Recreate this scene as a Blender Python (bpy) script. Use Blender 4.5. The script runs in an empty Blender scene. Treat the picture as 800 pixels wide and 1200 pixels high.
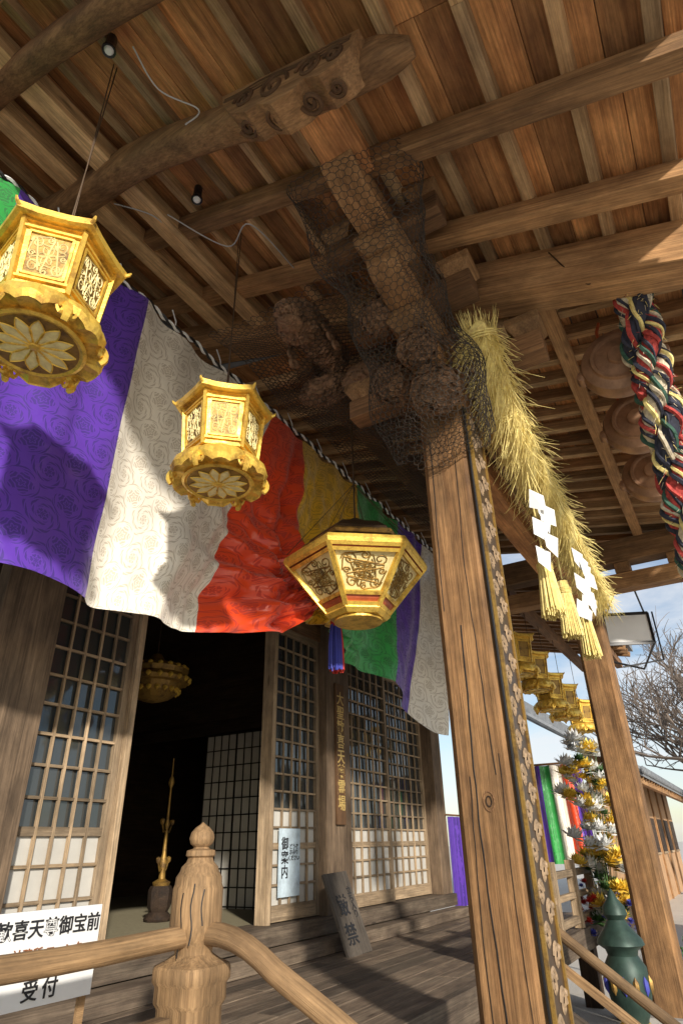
import bpy, math, random
from mathutils import Vector, Matrix, noise
random.seed(7)
R=random.random
V=Vector
def U(a,b): return a+(b-a)*R()
H=1.75   # eye height above the ground; builder coordinates are relative to eye level
ROOTS=[]
# ------------------------------------------------------------------ materials
def newmat(name):
    m=bpy.data.materials.new(name); m.use_nodes=True
    nt=m.node_tree; b=nt.nodes['Principled BSDF']
    return m,nt,b
def N(nt,t,**k):
    n=nt.nodes.new(t)
    for a,v in k.items(): setattr(n,a,v)
    return n
def L(nt,a,b): nt.links.new(a,b)
def rgb(c): return (c[0],c[1],c[2],1)
def mixc(nt,fac,a,b,mode='MIX'):
    n=N(nt,'ShaderNodeMix',data_type='RGBA',blend_type=mode)
    if isinstance(fac,float): n.inputs[0].default_value=fac
    else: L(nt,fac,n.inputs[0])
    for i,x in ((6,a),(7,b)):
        if isinstance(x,tuple): n.inputs[i].default_value=rgb(x)
        else: L(nt,x,n.inputs[i])
    return n.outputs[2]
def ramp(nt,src,stops):
    n=N(nt,'ShaderNodeValToRGB'); L(nt,src,n.inputs[0])
    e=n.color_ramp.elements
    while len(e)<len(stops): e.new(.5)
    for i,(p,c) in enumerate(stops):
        e[i].position=p; e[i].color=rgb(c) if not isinstance(c,(int,float)) else (c,c,c,1)
    return n.outputs[0]
def gcnode(nt,scale):
    a=N(nt,'ShaderNodeAttribute',attribute_name='gc')
    m=N(nt,'ShaderNodeMapping'); L(nt,a.outputs['Vector'],m.inputs[0]); m.inputs[3].default_value=scale
    return m.outputs[0]
def noise_n(nt,vec,scale,detail=5,rough=.6,dist=0):
    n=N(nt,'ShaderNodeTexNoise'); L(nt,vec,n.inputs['Vector'])
    n.inputs['Scale'].default_value=scale; n.inputs['Detail'].default_value=detail
    n.inputs['Roughness'].default_value=rough; n.inputs['Distortion'].default_value=dist
    return n.outputs[0]
def bump(nt,h,bsdf,s=.3,d=.01):
    n=N(nt,'ShaderNodeBump'); n.inputs['Strength'].default_value=s; n.inputs['Distance'].default_value=d
    L(nt,h,n.inputs['Height']); L(nt,n.outputs[0],bsdf.inputs['Normal'])
def mth(nt,op,a,b=None):
    n=N(nt,'ShaderNodeMath',operation=op)
    for i,x in enumerate((a,b)):
        if x is None: continue
        if isinstance(x,(int,float)): n.inputs[i].default_value=x
        else: L(nt,x,n.inputs[i])
    return n.outputs[0]
def wood(name,c1,c2,stain=(.04,.025,.015),st=.5,rough=.75):
    m,nt,b=newmat(name)
    v1=gcnode(nt,(.9,11,11)); g=noise_n(nt,v1,1,7,.62,1.2)
    col=ramp(nt,g,[(.28,c1),(.5,tuple((x+y)/2 for x,y in zip(c1,c2))),(.72,c2)])
    v2=gcnode(nt,(2.2,85,85)); f=noise_n(nt,v2,1,4,.7)
    fr=ramp(nt,f,[(.3,.45),(.62,1.12)])
    col=mixc(nt,.85,col,fr,'MULTIPLY')
    v3=gcnode(nt,(1,1.6,1.6)); s=noise_n(nt,v3,1.6,5,.65)
    sf=ramp(nt,s,[(.42,0.),(.72,st)])
    col=mixc(nt,sf,col,stain)
    v5=gcnode(nt,(3,7,7)); s5=noise_n(nt,v5,1.3,6,.7)
    col=mixc(nt,.7,col,ramp(nt,s5,[(.32,.52),(.62,1.12)]),'MULTIPLY')
    v4=gcnode(nt,(1.1,4.5,4.5)); vo=N(nt,'ShaderNodeTexVoronoi'); L(nt,v4,vo.inputs['Vector']); vo.inputs['Scale'].default_value=1.1
    kn=ramp(nt,vo.outputs['Distance'],[(.03,.85),(.09,.0)])
    col=mixc(nt,kn,col,tuple(x*.35 for x in c1))
    t=N(nt,'ShaderNodeAttribute',attribute_name='tn')
    tr=ramp(nt,t.outputs['Fac'],[(0.,(.58,.56,.55)),(1.,(1.3,1.22,1.15))])
    col=mixc(nt,1.,col,tr,'MULTIPLY')
    L(nt,col,b.inputs['Base Color']); b.inputs['Roughness'].default_value=rough
    b.inputs['Specular IOR Level'].default_value=.35
    h=mixc(nt,.5,g,f); bump(nt,h,b,.7,.014)
    return m
def plain(name,c,rough=.6,metal=0.,var=.25,scale=8,bs=.15):
    m,nt,b=newmat(name)
    tc=N(nt,'ShaderNodeTexCoord'); n=noise_n(nt,tc.outputs['Object'],scale,6,.65)
    lo=tuple(x*(1-var) for x in c); hi=tuple(min(1,x*(1+var)) for x in c)
    col=ramp(nt,n,[(.3,lo),(.7,hi)])
    L(nt,col,b.inputs['Base Color']); b.inputs['Roughness'].default_value=rough; b.inputs['Metallic'].default_value=metal
    if bs: bump(nt,n,b,bs,.01)
    return m
def gilt(name,c,tarn,rough=.34,metal=.5):
    # old gilding: warm metal with tarnished patches and worn grain
    m,nt,b=newmat(name)
    tc=N(nt,'ShaderNodeTexCoord'); n=noise_n(nt,tc.outputs['Object'],9,7,.7); n2=noise_n(nt,tc.outputs['Object'],45,4,.7)
    col=ramp(nt,n,[(.36,tarn),(.5,c),(.75,tuple(min(1,x*1.12) for x in c))])
    col=mixc(nt,.6,col,ramp(nt,n2,[(.3,.65),(.6,1.08)]),'MULTIPLY')
    L(nt,col,b.inputs['Base Color']); b.inputs['Metallic'].default_value=metal
    L(nt,ramp(nt,n,[(.3,.62),(.6,rough)]),b.inputs['Roughness']); bump(nt,n2,b,.3,.008)
    return m
def damask(name,c,dark,cell=.30):
    m,nt,b=newmat(name)
    v=gcnode(nt,(1,1,1))
    nn=N(nt,'ShaderNodeTexNoise'); L(nt,v,nn.inputs['Vector']); nn.inputs['Scale'].default_value=9
    va=N(nt,'ShaderNodeVectorMath',operation='MULTIPLY_ADD'); L(nt,nn.outputs['Color'],va.inputs[0]); va.inputs[1].default_value=(.03,.03,0); L(nt,v,va.inputs[2])
    sx=N(nt,'ShaderNodeSeparateXYZ'); L(nt,va.outputs[0],sx.inputs[0])
    def cellpat(ox,oy,R0,ang,sp):
        x=mth(nt,'SUBTRACT',mth(nt,'FRACT',mth(nt,'ADD',mth(nt,'DIVIDE',sx.outputs[0],cell),ox)),.5)
        y=mth(nt,'SUBTRACT',mth(nt,'FRACT',mth(nt,'ADD',mth(nt,'DIVIDE',sx.outputs[1],cell),oy)),.5)
        r=mth(nt,'SQRT',mth(nt,'ADD',mth(nt,'MULTIPLY',x,x),mth(nt,'MULTIPLY',y,y)))
        th=mth(nt,'ARCTAN2',y,x)
        pet=mth(nt,'ADD',mth(nt,'MULTIPLY',mth(nt,'ABSOLUTE',mth(nt,'COSINE',mth(nt,'MULTIPLY',th,ang))),.35*R0),R0*.65)
        ins=mth(nt,'LESS_THAN',r,pet)
        ring=mth(nt,'GREATER_THAN',mth(nt,'SINE',mth(nt,'ADD',mth(nt,'MULTIPLY',r,75),mth(nt,'MULTIPLY',mth(nt,'COSINE',mth(nt,'MULTIPLY',th,ang*2)),1.6))),-.55)
        fl=mth(nt,'MULTIPLY',ins,ring)
        arm=mth(nt,'GREATER_THAN',mth(nt,'SINE',mth(nt,'ADD',mth(nt,'MULTIPLY',th,sp),mth(nt,'MULTIPLY',r,38))),.25)
        leaf=mth(nt,'GREATER_THAN',mth(nt,'SINE',mth(nt,'MULTIPLY',r,95)),-.5)
        out=mth(nt,'MULTIPLY',mth(nt,'GREATER_THAN',r,R0*1.12),mth(nt,'LESS_THAN',r,.47))
        return mth(nt,'MAXIMUM',fl,mth(nt,'MULTIPLY',mth(nt,'MULTIPLY',arm,out),leaf)),r
    pa,ra=cellpat(0,0,.25,2.5,3); pb,rb=cellpat(.5,.5,.14,3,-4)
    near=mth(nt,'LESS_THAN',ra,.36)
    p=mth(nt,'ADD',mth(nt,'MULTIPLY',pa,near),mth(nt,'MULTIPLY',pb,mth(nt,'SUBTRACT',1.0,near)))
    col=mixc(nt,p,c,dark)
    wr=noise_n(nt,v,2.2,4,.6); wr2=ramp(nt,wr,[(.3,.88),(.7,1.06)])
    col=mixc(nt,1.,col,wr2,'MULTIPLY')
    L(nt,col,b.inputs['Base Color'])
    rr=N(nt,'ShaderNodeMapRange'); L(nt,p,rr.inputs[0]); rr.inputs[3].default_value=.30; rr.inputs[4].default_value=.65
    L(nt,rr.outputs[0],b.inputs['Roughness']); b.inputs['Sheen Weight'].default_value=.25
    wv=noise_n(nt,v,7,3,.5); bump(nt,wv,b,.35,.03)
    tr=N(nt,'ShaderNodeBsdfTranslucent'); L(nt,col,tr.inputs[0])
    mx=N(nt,'ShaderNodeMixShader'); mx.inputs[0].default_value=.08
    out=nt.nodes['Material Output']; L(nt,b.outputs[0],mx.inputs[1]); L(nt,tr.outputs[0],mx.inputs[2]); L(nt,mx.outputs[0],out.inputs[0])
    return m
W_ceil=wood('ceiling_board_wood',(.42,.18,.062),(.80,.43,.175),(.16,.065,.03),.75)
W_batten=wood('batten_wood',(.44,.27,.125),(.78,.56,.31),(.16,.09,.045),.5)
W_beam=wood('old_beam_wood',(.16,.082,.038),(.35,.195,.092),(.04,.022,.013),.6)
W_beamL=wood('light_beam_wood',(.30,.16,.068),(.56,.34,.16),(.09,.05,.028),.6)
W_pil=wood('pillar_wood',(.18,.092,.037),(.42,.245,.108),(.05,.028,.014),.65)
W_post=wood('facade_post_wood',(.12,.085,.055),(.26,.19,.125),(.05,.035,.024),.55)
W_deck=wood('weathered_deck_wood',(.15,.11,.08),(.31,.25,.18),(.06,.045,.035),.6)
W_rail=wood('handrail_wood',(.26,.16,.075),(.48,.32,.165),(.08,.05,.03),.65)
W_lat=wood('lattice_wood',(.33,.245,.15),(.54,.42,.28),(.12,.09,.06),.5)
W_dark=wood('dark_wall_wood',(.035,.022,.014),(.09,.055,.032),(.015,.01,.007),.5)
W_sign=wood('grey_sign_wood',(.07,.06,.05),(.16,.14,.115),(.03,.026,.022),.4)
M_gold=gilt('gilt_metal',(.88,.58,.10),(.48,.27,.05))
M_goldD=gilt('dark_gilt_metal',(.34,.20,.045),(.14,.08,.03),.45)
M_cream=plain('lantern_gilt_paper',(.86,.70,.33),.6,0,.22,20)
M_redlac=plain('red_lacquer',(.42,.09,.03),.45,0,.3,15)
M_bronzeD=plain('dark_bronze',(.09,.055,.03),.45,.5,.3,10)
M_gong=plain('gong_bronze',(.34,.19,.11),.48,.35,.4,8)
M_urn=plain('green_bronze',(.03,.058,.045),.5,.3,.4,8)
M_white=plain('white_paper',(.80,.80,.78),.7,0,.05,6,.05)
M_shoji=plain('shoji_paper',(.52,.50,.45),.8,0,.12,3,.03)
M_black=plain('black_lacquer',(.012,.011,.011),.4,0,.3,6,.05)
M_ink=plain('ink',(.015,.015,.017),.6,0,.1,6,0)
M_goldink=plain('gold_ink',(.6,.42,.14),.5,.3,.1,6,0)
M_red=plain('red_cloth',(.55,.035,.02),.7,0,.2,12)
M_blue=plain('blue_thread',(.05,.06,.35),.7,0,.2,12)
M_straw=plain('rice_straw',(.88,.67,.25),.75,0,.28,30,.3)
M_wire=plain('weathered_wire',(.06,.048,.038),.6,.3,.3,10,0)
M_cable=plain('grey_cable',(.45,.45,.43),.6,0,.1,10,0)
M_tile=plain('roof_tile',(.20,.21,.22),.5,0,.3,6)
M_stone=plain('stone',(.36,.34,.31),.85,0,.25,5,.3)
M_plaster=plain('plaster',(.45,.27,.14),.85,0,.2,4)
M_green=plain('leaf_green',(.06,.13,.035),.6,0,.4,20)
M_bark=plain('bark',(.16,.125,.10),.85,0,.3,9,.4)
M_tatami=plain('tatami',(.30,.26,.16),.8,0,.15,30)
M_carve=plain('carved_wood',(.21,.115,.06),.75,0,.5,22,.6)
m,nt,b=newmat('dark_window_glass'); b.inputs['Base Color'].default_value=(.04,.045,.045,1); b.inputs['Roughness'].default_value=.05; b.inputs['Specular IOR Level'].default_value=1.
tc=N(nt,'ShaderNodeTexCoord'); nn=noise_n(nt,tc.outputs['Object'],3,2); bump(nt,nn,b,.12,.02); M_glass=m
m,nt,b=newmat('courtyard_gravel'); tc=N(nt,'ShaderNodeTexCoord')
n1=noise_n(nt,tc.outputs['Object'],.6,6,.6); n2=noise_n(nt,tc.outputs['Object'],60,4,.7)
c=mixc(nt,.5,ramp(nt,n1,[(.3,(.52,.48,.41)),(.7,(.64,.59,.51))]),ramp(nt,n2,[(.3,(.44,.40,.34)),(.7,(.72,.67,.59))]))
L(nt,c,b.inputs['Base Color']); b.inputs['Roughness'].default_value=.9; bump(nt,n2,b,.5,.02); M_ground=m
# ------------------------------------------------------------------ mesh builder
class MB:
    def __init__(s): s.v=[];s.f=[];s.m=[];s.g=[];s.t=[];s.mats=[]
    def mi(s,m):
        if m not in s.mats: s.mats.append(m)
        return s.mats.index(m)
    def add(s,vs,fs,m,g=None,t=None):
        o=len(s.v); k=s.mi(m); t=R() if t is None else t
        s.v+= [V(x) for x in vs]; s.t+=[t]*len(vs)
        if g is None:
            q=V((U(0,50),U(0,50),U(0,50))); g=[V(x)+q for x in vs]
        s.g+=g
        for f in fs: s.f.append([i+o for i in f]); s.m.append(k)
    def loft(s,rings,m,cap=True,closed=True,g=None,t=None):
        n=len(rings[0]); vs=[p for r in rings for p in r]; fs=[]
        for i in range(len(rings)-1):
            for j in range(n if closed else n-1):
                k=(j+1)%n; fs.append((i*n+j,i*n+k,(i+1)*n+k,(i+1)*n+j))
        if cap and closed:
            fs.append(tuple(range(n))[::-1]); fs.append(tuple(range((len(rings)-1)*n,len(rings)*n)))
        s.add(vs,fs,m,g,t)
    def beam(s,p0,p1,w,h,m,up=(0,0,1),t=None,w1=None,h1=None):
        p0=V(p0);p1=V(p1);d=(p1-p0);l=d.length;d.normalize()
        y=V(up).cross(d)
        if y.length<1e-4: y=V((0,1,0)).cross(d)
        y.normalize(); z=d.cross(y)
        w1=w1 or w;h1=h1 or h; q=V((U(0,50),U(0,50),U(0,50)))
        rs=[];g=[]
        for p,ww,hh,x in((p0,w,h,0),(p1,w1,h1,l)):
            r=[]
            for a,c in((-1,-1),(1,-1),(1,1),(-1,1)):
                r.append(p+y*a*ww/2+z*c*hh/2); g.append(V((x,a*ww/2,c*hh/2))+q)
            rs.append(r)
        s.loft(rs,m,g=g,t=t)
    def box(s,lo,hi,m,t=None,axis=None):
        lo=V(lo);hi=V(hi);c=(lo+hi)/2;d=hi-lo
        ax=axis if axis is not None else max(range(3),key=lambda i:d[i])
        e=V((0,0,0));e[ax]=d[ax]/2
        if ax==2: s.beam(c-e,c+e,d[1],d[0],m,up=(1,0,0),t=t)
        elif ax==0: s.beam(c-e,c+e,d[1],d[2],m,t=t)
        else: s.beam(c-e,c+e,d[0],d[2],m,t=t)
    def tube(s,pts,r,m,n=8,cap=True,t=None):
        pts=[V(p) for p in pts]; rs=[];g=[];q=V((U(0,50),U(0,50),U(0,50)));x=0;py=None
        for i,p in enumerate(pts):
            d=(pts[min(i+1,len(pts)-1)]-pts[max(i-1,0)]).normalized()
            if i: x+=(p-pts[i-1]).length
            if py is None:
                y=V((0,0,1)).cross(d)
                if y.length<.05: y=V((1,0,0)).cross(d)
            else: y=py-d*py.dot(d)
            y.normalize(); py=y; z=d.cross(y)
            rr=r[i] if isinstance(r,(list,tuple)) else r
            ring=[]
            for j in range(n):
                a=2*math.pi*j/n; o=y*math.cos(a)*rr+z*math.sin(a)*rr
                ring.append(p+o); g.append(V((x,math.cos(a)*rr,math.sin(a)*rr))+q)
            rs.append(ring)
        s.loft(rs,m,cap=cap,g=g,t=t)
    def lathe(s,c,prof,m,n=24,axis='Z',rot=0,t=None):
        c=V(c);rs=[]
        for r,z in prof:
            ring=[]
            for j in range(n):
                a=2*math.pi*j/n+rot; x=r*math.cos(a);y=r*math.sin(a)
                if axis=='Z': ring.append(c+V((x,y,z)))
                elif axis=='X': ring.append(c+V((z,x,y)))
                else: ring.append(c+V((y,z,x)))
            rs.append(ring)
        s.loft(rs,m,t=t)
    def extr(s,poly,o,ux,uy,uz,d,m,t=None):
        o=V(o);ux=V(ux);uy=V(uy);uz=V(uz)
        a=[o+ux*x+uy*y-uz*d/2 for x,y in poly]; b=[p+uz*d for p in a]; n=len(poly)
        fs=[tuple(range(n))[::-1],tuple(range(n,2*n))]+[(i,(i+1)%n,(i+1)%n+n,i+n) for i in range(n)]
        q=V((U(0,50),U(0,50),U(0,50)))
        g=[V((x,y,0))+q for x,y in poly]+[V((x,y,d))+q for x,y in poly]
        s.add(a+b,fs,m,g,t)
    def ribbon(s,pts,w,nrm,m,lift=.004):
        pts=[V(p) for p in pts]; nrm=V(nrm); a=[];b=[];a2=[]
        for i,p in enumerate(pts):
            d=(pts[min(i+1,len(pts)-1)]-pts[max(i-1,0)]).normalized(); y=nrm.cross(d)*w/2
            a.append(p+y+nrm*lift*.2); b.append(p-y+nrm*lift*.2); a2.append(p+nrm*lift)
        n=len(pts)
        fs=[]
        for i in range(n-1):
            fs.append((i,i+1,2*n+i+1,2*n+i)); fs.append((2*n+i,2*n+i+1,n+i+1,n+i))
        s.add(a+b+a2,fs,m)
    def make(s,name,bev=0,smooth=False,reg=True):
        me=bpy.data.meshes.new(name)
        lo=V([min(p[i] for p in s.v) for i in range(3)]);hi=V([max(p[i] for p in s.v) for i in range(3)]);c=(lo+hi)/2
        me.from_pydata([p-c for p in s.v],[],s.f)
        for m in s.mats: me.materials.append(m)
        me.polygons.foreach_set('material_index',s.m)
        at=me.attributes.new('gc','FLOAT_VECTOR','POINT'); at.data.foreach_set('vector',[x for g in s.g for x in g])
        at=me.attributes.new('tn','FLOAT','POINT'); at.data.foreach_set('value',s.t)
        if smooth: me.polygons.foreach_set('use_smooth',[True]*len(s.f))
        me.update()
        o=bpy.data.objects.new(name,me); bpy.context.scene.collection.objects.link(o); o.location=c
        if bev:
            md=o.modifiers.new('bevel','BEVEL'); md.width=bev; md.segments=2; md.limit_method='ANGLE'; md.angle_limit=.6
        if smooth:
            md=o.modifiers.new('es','EDGE_SPLIT'); md.split_angle=.7
        if reg: ROOTS.append(o)
        return o
def group(name,kids):
    e=bpy.data.objects.new(name,None); bpy.context.scene.collection.objects.link(e)
    e.location=kids[0].location.copy(); c=e.location.copy()
    for k in kids:
        k.location=k.location-c; k.parent=e
        if k in ROOTS: ROOTS.remove(k)
    ROOTS.append(e); return e
def text(name,s,loc,size,xd,yd,mat,spacing=1.,line=1.,align='CENTER'):
    c=bpy.data.curves.new(name,'FONT'); c.body=s; c.size=size; c.extrude=.0015; c.align_x=align; c.align_y='CENTER'; c.space_line=line; c.space_character=spacing
    c.offset=size*.012
    c.materials.append(mat)
    o=bpy.data.objects.new(name,c); bpy.context.scene.collection.objects.link(o)
    xd=V(xd).normalized(); yd=V(yd).normalized(); z=xd.cross(yd).normalized(); yd=z.cross(xd)
    o.rotation_euler=Matrix((xd,yd,z)).transposed().to_euler(); o.location=V(loc); ROOTS.append(o); return o

# ------------------------------------------------------------------ porch roof (bay nearest the camera)
Z0=3.6;S=.32
def rz(b): return Z0+S*b
EB=-.72; A00=.40
roof=MB()
bats=[.58+.38*i for i in range(-4,10)]
bats=[x for x in bats if EB<x<4.1]
edges=[EB]+bats+[4.1]
ras=[A00,.79,1.58,2.16,2.86,3.35]
for i in range(len(edges)-1):
    b0,b1=edges[i],edges[i+1]
    for j in range(len(ras)-1):
        bm=(b0+b1)/2+U(-.04,.04)
        for q0,q1 in((b0,bm-.002),(bm+.002,b1)):
            c0=V((ras[j]+.001,(q0+q1)/2,rz((q0+q1)/2)+.012+U(0,.003))); c1=c0.copy(); c1.x=ras[j+1]-.001
            roof.beam(c0,c1,(q1-q0)*1.05,.022,W_ceil,up=(0,-S,1))
for x in bats:
    z=rz(x)-.036
    for j in range(len(ras)-1):
        dx=U(-.012,.012)
        roof.beam((ras[j],x+dx,z),(ras[j+1],x+dx*.2,z),.072+U(-.006,.004),.068,W_batten,up=(0,-S,1))
for x in (2.72,3.12):
    roof.beam((A00,x,rz(x)-.17),(3.3,x,rz(x)-.17),.15,.16,W_batten)
def slope_beam(mb,a,b0,b1,w,h,off,m):
    mb.beam((a,b0,rz(b0)-off),(a,b1,rz(b1)-off),w,h,m)
for a,w,m in((A00+.05,.10,W_beam),(2.16,.12,W_beamL),(2.86,.13,W_beamL)):
    slope_beam(roof,a,EB,4.0,w,.13,.137,m)
slope_beam(roof,3.36,EB-.05,4.0,.26,.32,.235,W_beamL)
roof.add([(A00-.02,EB-.04,rz(EB-.04)+.05),(3.45,EB-.04,rz(EB-.04)+.05),(3.45,4.1,rz(4.1)+.05),(A00-.02,4.1,rz(4.1)+.05),
          (A00-.02,EB-.04,rz(EB-.04)+.22),(3.45,EB-.04,rz(EB-.04)+.22),(3.45,4.1,rz(4.1)+.22),(A00-.02,4.1,rz(4.1)+.22)],
         [(0,1,2,3),(7,6,5,4),(0,4,5,1),(1,5,6,2),(2,6,7,3),(3,7,4,0)],M_tile)
porch=roof.make('porch_roof',.004)
def superring(p,w,h,n=16):
    r=[]
    for j in range(n):
        a=2*math.pi*j/n; c=math.cos(a);s=math.sin(a)
        c=math.copysign(abs(c)**.6,c);s=math.copysign(abs(s)**.6,s)
        k=1+.10*noise.noise(V(p)*1.6+V((c,s,0)))+.04*noise.noise(V(p)*6+V((c*2,s*2,0)))
        r.append(V(p)+V((c*w/2*k,0,s*h/2*k)))
    return r
mb=MB()
n=46
rings=[]
for i in range(n+1):
    b=.46+3.54*i/n
    e=min(1,(i+.6)/3)**.5
    rings.append(superring((1.56+.03*math.sin(b*2.1),b,rz(b)-.25+.025*math.sin(b*3.3)-.05*(1-e)),.2*e,.22*e))
g=[V((i*.08,(x.x-1.5)*1.0,x.z)) for i,r in enumerate(rings) for x in r]
mb.loft(rings,W_beamL,g=g,t=.3)
tie=mb.make('crooked_tie_beam',0,True)
mb=MB()
pts=[(.80+.02*math.sin(b*2),b,rz(b)-.22) for b in [EB+(4.0-EB)*i/40 for i in range(41)]]
rings=[superring(p,.16,.17) for p in pts]
mb.loft(rings,W_beam,g=[V((i*.12,(x.x-.8),x.z)) for i,r in enumerate(rings) for x in r],t=.6)
mb.make('round_purlin',0,True)
# ------------------------------------------------------------------ second bay roof
def rz2(b): return 3.5+.2*b
mb=MB()
for i in range(26):
    b0=EB+i*.188; b1=b0+.184
    for a0,a1 in((3.5,5.2),(5.2,7.0),(7.0,8.75)):
        mb.beam((a0,(b0+b1)/2,rz2((b0+b1)/2)+.012),(a1-.003,(b0+b1)/2,rz2((b0+b1)/2)+.012),b1-b0,.02,W_ceil,up=(0,-.2,1))
a=3.75
while a<8.7:
    mb.beam((a,EB,rz2(EB)-.05),(a+U(-.02,.02),4.0,rz2(4.0)-.05),.075,.095,W_batten if R()<.5 else W_beamL)
    a+=.27
for b,w,h,m in((.33,.11,.13,W_beamL),(-.66,.12,.15,W_beamL),(1.14,.22,.24,W_beam),(2.4,.16,.2,W_beam)):
    mb.beam((3.5,b,rz2(b)-.1-h/2),(8.7,b,rz2(b)-.1-h/2),w,h,m)
mb.add([(3.5,EB-.04,rz2(EB-.04)+.03),(8.8,EB-.04,rz2(EB-.04)+.03),(8.8,4.1,rz2(4.1)+.03),(3.5,4.1,rz2(4.1)+.03),
        (3.5,EB-.04,rz2(EB-.04)+.25),(8.8,EB-.04,rz2(EB-.04)+.25),(8.8,4.1,rz2(4.1)+.25),(3.5,4.1,rz2(4.1)+.25)],
         [(0,1,2,3),(7,6,5,4),(0,4,5,1),(1,5,6,2),(2,6,7,3),(3,7,4,0)],M_tile)
mb.beam((7.98,EB-.2,3.2),(7.98,4.0,3.2),.24,.3,W_beamL)
mb.beam((8.02,EB-.2,2.82),(8.02,3.9,2.82),.2,.2,W_beamL)
for b in(.0,-.5,.6,1.14): mb.box((7.88,b-.09,2.925),(8.1,b+.09,3.045),W_beamL)
mb.make('far_porch_roof',.004)
# ------------------------------------------------------------------ pillars
def pillar(a,b,s,zt):
    mb=MB()
    c=.035
    def oct(z,h=s/2):
        w=.004*noise.noise(V((z*1.3,a,0)))
        return [V((a+x+w,b+y-w,z)) for x,y in((-h+c,-h),(h-c,-h),(h,-h+c),(h,h-c),(h-c,h),(-h+c,h),(-h,h-c),(-h,-h+c))]
    q=V((U(0,30),U(0,30),0))
    zs=[-H+(zt+H)*i/14 for i in range(15)]
    rings=[oct(z) for z in zs]; g=[V((p.z,p.y,p.x))+q for r in rings for p in r]
    mb.loft(rings,W_pil,g=g,t=.7)
    mb.box((a-s*.8,b-s*.8,-H),(a+s*.8,b+s*.8,-H+.28),M_stone)
    for yy,z0,z1,w in((.03,-1.2,1.1,.007),(-.06,.3,2.2,.004),(.1,1.2,2.4,.005),(.075,-1.0,.3,.004),(-.1,-.8,.4,.003)):
        if a<5:
            pts=[(a-s/2-.003,b+yy+.012*math.sin(z*3+yy*40)+.006*noise.noise(V((z*6,yy*9,0))),z) for z in [z0+(z1-z0)*i/30 for i in range(31)]]
            mb.ribbon(pts,w,(-1,0,0),M_black,.0008)
    if a<5: # knot
        for r_,mm in((.035,W_beam),(.018,W_dark)):
            pts=[V((a-s/2-.0035,b-.02+r_*.8*math.cos(t),.18+r_*1.3*math.sin(t))) for t in [i*.42 for i in range(16)]]
            mb.ribbon(pts,.007,(-1,0,0),mm,.001)
    return mb
mb=pillar(3.46,1.137,.32,2.66)
mb.box((3.30,.962,-H+.28),(3.62,.974,2.6),M_black)
p1=mb.make('pillar_shaft',.003)
mb=MB()
zz=-1.3;i=0
mb.box((3.315,.944,-1.3),(3.335,.9615,2.55),M_goldD); mb.box((3.575,.944,-1.3),(3.595,.9615,2.55),M_goldD)
mb.box((3.335,.955,-1.3),(3.575,.9615,2.55),M_bronzeD)
W_tr=plain('trim_pattern',(.30,.205,.12),.6,.1,.45,20)
while zz<2.5:
    for k in range(2):
        s=1 if (i+k)%2 else -1
        cx=3.455+s*.055*(1 if k==0 else -1)
        pts=[]
        for j in range(15):
            th=j/14*math.pi*1.8; r=.055*(1-j/18)
            pts.append((cx+s*r*math.cos(th),.9545,zz+.05+k*.02+r*math.sin(th)))
        mb.ribbon(pts,.024,(0,-1,0),W_tr,.007)
    mb.lathe((3.455+.1*(1 if i%2 else -1),.954,zz+.09),[(.0,-.012),(.012,-.01),(.02,0)],W_tr,8,axis='Y')
    zz+=.085;i+=1
p2=mb.make('scrolled_metal_trim')
group('wooden_pillar',[p1,p2])
mb=pillar(7.98,1.137,.33,2.72); mb.make('wooden_pillar.001',.003)
# ------------------------------------------------------------------ bracket complex
mb=MB()
def fr(c,bs,ts,h,m,t=None):
    c=V(c); 
    r=[[c+V((x*bs[0]/2,y*bs[1]/2,0)) for x,y in((-1,-1),(1,-1),(1,1),(-1,1))],
       [c+V((x*ts[0]/2,y*ts[1]/2,h*.55)) for x,y in((-1,-1),(1,-1),(1,1),(-1,1))],
       [c+V((x*ts[0]/2,y*ts[1]/2,h)) for x,y in((-1,-1),(1,-1),(1,1),(-1,1))]]
    mb.loft(r,m,t=t)
fr((3.46,1.137,2.665),(.30,.30),(.44,.44),.24,W_beam,.8)
def arm(a0,z0,z1,w,m):
    h=z1-z0
    poly=[(3.62,0),(a0+.28,0)]
    for j in range(7):
        th=j/6*math.pi/2; poly.append((a0+.28-.28*math.sin(th),h*.62*(1-math.cos(th))))
    poly+=[(a0,h),(3.62,h)]
    mb.extr(poly,(0,1.137,z0),(1,0,0),(0,0,1),(0,-1,0),w,m,.8)
arm(2.95,2.91,3.08,.22,W_beamL)
fr((3.02,1.137,3.085),(.2,.2),(.32,.32),.16,W_beamL)
arm(2.52,3.25,3.42,.22,W_beamL)
fr((2.6,1.137,3.425),(.2,.2),(.32,.32),.15,W_beamL)
arm(1.95,3.58,3.76,.22,W_beamL)
fr((2.06,1.137,3.765),(.19,.19),(.30,.30),.1,W_beamL)
for a,z,l in((3.46,2.91,.75),(3.02,3.25,.45),(2.6,3.58,.42)):
    mb.beam((a,1.137-l,z+.085),(a,1.137+l,z+.085),.17,.165,W_beam)
    for s in(-1,1):
        fr((a,1.137+s*(l-.1),z+.172),(.15,.15),(.24,.24),.14,W_beamL)
mb.beam((1.66,1.1,3.79),(2.15,1.1,3.79),.26,.24,W_ceil,t=1)
b1=mb.make('bracket_arms',.006)
mb=MB()
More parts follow.
